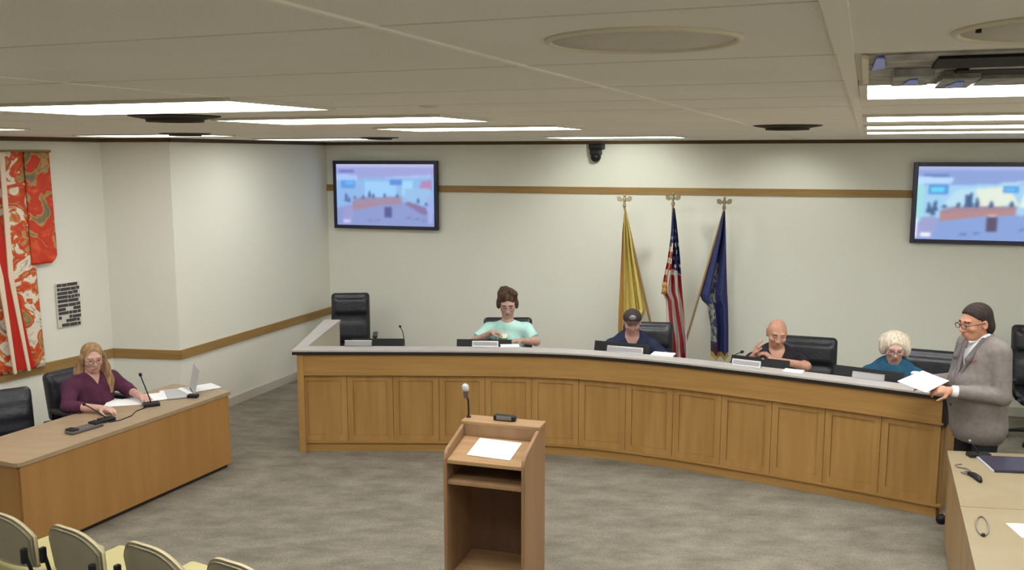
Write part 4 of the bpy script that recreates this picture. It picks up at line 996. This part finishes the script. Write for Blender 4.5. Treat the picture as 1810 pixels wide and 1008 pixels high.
# person in maroon at the clerk desk
def x_mar(t, h, J):
    P = [h.ell((0, .026, .040), (.084, .100, .084), .03), h.ell((0, .085, -.08), (.085, .05, .13), .03)]
    for s_ in (-1, 1):
        P += [h.cap((s_*.080, .0, .01), (s_*.096, .02, -.10), .026, .040, k=.03), h.cap((s_*.096, .02, -.10), (s_*.120, -.012, -.215), .040, .044, k=.03), h.cap((s_*.120, -.01, -.205), (s_*.128, -.045, -.29), .042, .022, k=.02)]
    P += [h.ell((0, -.110, -.012), (.060, .085, .108), .012, 's')]
    hair(t, h, P, hm('hair_blond', (172, 138, 100), (126, 96, 66)))
    glasses(t, h, mat('glasses_brown', (96, 66, 62), .4), .002)
J = seated((0, -.03, 1.095), 1.04, .02, top=.955, yaw=-22, pitch=10, sw=.19, hip=(0, .10, .54), chest=(0, .04, .80), ab=(0, .05, .68), elR=(-.29, -.10, .75), wrR=(-.17, -.36, .745), elL=(.28, -.08, .77), wrL=(.24, -.31, .75),
           hdR=(.3, -.9, -.05), hnR=(0, 0, -1), hdL=(-.2, -.95, -.05), hnL=(0, 0, -1), hkR=dict(curl=(.25, .35, .3)), hkL=dict(curl=(.25, .35, .3)))
M_mar = mat('maroon_top', (88, 42, 66), .85, c2=(72, 34, 54), scale=(14, 14, 14), bump=.3, bscale=14)
person('person in a maroon top and glasses with long blond hair at the clerk desk', (-3.60, 7.66, 0), face(.85, -.53), J, (206, 162, 146), M_mar, M_trs, sleeve=1.45, bulk=1.18, extra=x_mar, vneck=(.87, .97), brow=(168, 128, 106))

# suited person standing, reading papers
M_suit = mat('grey_suit', (122, 115, 109), .85, c2=(112, 105, 100), scale=(30, 30, 30), bump=.2, bscale=12)
M_shirtw = mat('white_shirt', (222, 220, 222), .8)
def x_man(t, h, J):
    A = lambda v: np.array(v, float); nk = A(J['neck'])
    P = [ell((0, .03, 1.00), (.224, .200, .20), .06), ell((0, .005, 1.14), (.200, .190, .18), .06), ell((0, .03, 1.30), (.190, .155, .19), .06), ell((0, .05, .82), (.222, .185, .20), .06), cap((-.15, .05, 1.41), (.15, .05, 1.41), .068, k=.06), cap((-.06, .05, 1.455), (-.15, .05, 1.41), .055, .066, k=.04), cap((.06, .05, 1.455), (.15, .05, 1.41), .055, .066, k=.04), ell((0, .05, 1.46), (.10, .075, .045), .04)]
    for q in 'RL':
        sh, el, wr = A(J['sh'+q]), A(J['el'+q]), A(J['wr'+q]); P += [cap(sh, el, .078, .060, k=.03), cap(el, el+(wr-el)*.86, .060, .048, k=.02, cut=True)]
    P.append(half((0, 0, .700), (0, 0, -1)))
    P.append(region(lambda Q: -np.maximum(np.abs(Q[..., 0])-.068*np.clip((Q[..., 2]-1.12)/.34, 0, 1.25), Q[..., 1]-.02)))
    P.append(ell((0, .015, 1.52), (.068, .07, .07), .0, 's'))
    j = sdf_mesh(P, .0085, 'suit_jacket', M_suit, t)
    for s_ in (-1, 1):
        L = [cap((s_*.008, -.172, 1.13), (s_*.066, -.122, 1.33), .014, .024, k=.01, flat=((.5*s_, .86, 0), 2.6)), cap((s_*.066, -.122, 1.33), (s_*.075, -.015, 1.475), .026, .018, k=.01)]
        sdf_mesh(L, .006, 'lapel', mat('suit_lapel', (98, 94, 92), .85), j)
        MB().ball((s_*.010, -.186, 1.08 if s_ > 0 else .98), .008).build('button', M_dark, j, True)
        el, wr = A(J['el'+'RL'[s_ > 0]]), A(J['wr'+'RL'[s_ > 0]])
        d = wr-el; MB().cyl(tuple(el+d*.80), tuple(el+d*.93), .040, .038).build('shirt_cuff', M_shirtw, t, True)
        C = [cap((s_*.012, -.075, 1.452), (s_*.066, .03, 1.50), .016, .020, k=.01)]; sdf_mesh(C, .006, 'shirt_collar', M_shirtw, t)
    sdf_mesh([cap((0, -.098, 1.452), (0, -.108, 1.42), .016, .018, k=.01), cap((0, -.120, 1.40), (0, -.175, 1.15), .016, .024, k=.01, flat=((0, 1, 0), 2.4))], .006, 'necktie', mat('necktie', (112, 100, 104), .6), t)
    sdf_mesh([cap((.108, -.118, 1.33), (.122, -.110, 1.34), .007, k=.003)], .003, 'lapel_pin', mat('pin', (150, 80, 74), .4), j)
    def keep(Q):
        q = h.loc(Q); y, z = q[..., 1], q[..., 2]
        return np.where(z > .03, (-.088+np.maximum(.105-z, 0)*.95)-y, np.where(z > -.035, -.006-y, .032-(z+.035)*.3-y))*.8
    hair(t, h, [h.ell((0, .020, .040), (.080, .101, .090), .03), h.ell((0, .060, -.03), (.078, .058, .075), .03), region(keep)], hm('hair_black', (50, 38, 34), (34, 26, 24)))
    glasses(t, h, mat('glasses_dark', (60, 36, 36), .4), .0026)
J = dict(hip=(0, .05, .90), ab=(0, .02, 1.10), chest=(0, .03, 1.30), neck=(0, .05, 1.47), head=(0, -.035, 1.590), hs=1.13, yaw=-2, pitch=12,
         shR=(-.175, .05, 1.385), shL=(.175, .05, 1.385), elR=(-.24, .02, 1.10), elL=(.25, .03, 1.09), wrR=(-.12, -.31, 1.135), wrL=(.11, -.29, 1.12),
         hdR=(.25, -.95, .08), hnR=(.6, 0, -.7), hdL=(-.3, -.95, .05), hnL=(-.6, 0, -.7), hkR=dict(curl=(.5, .7, .5)), hkL=dict(curl=(.5, .7, .5)),
         knR=(-.10, .03, .49), knL=(.10, .03, .49), anR=(-.11, .06, .09), anL=(.11, .06, .09), toeR=(-.13, -.11, .035), toeL=(.13, -.11, .035))
mx_, my_ = 3.43, 6.62
MZ = face(-1, -.20)
tm = person('person in a grey suit and glasses standing at the bench end with papers', (mx_, my_, 0), MZ, J, (190, 136, 108), M_shirtw, mat('black_trousers', (28, 26, 30), .85), sleeve=2, bulk=1.0, extra=x_man, slim=.008, brow=(46, 36, 32))
def at_man(x, y, z): v = Matrix.Rotation(MZ, 2) @ Vector((x, y)); return (mx_+v.x, my_+v.y, z)
o = MB().box((0, 0, 0), (.22, .29, .004), bev=.001).box((.012, -.008, .004), (.22, .29, .003), rz=.06).build('paper_sheets', mat('grey_paper', (196, 192, 196), .7))
o.location = at_man(-.02, -.42, 1.165); o.rotation_euler = (R(9), R(9), MZ+.35); tag(o, 'loose white paper sheets held out by the suited standing person', 'paper')
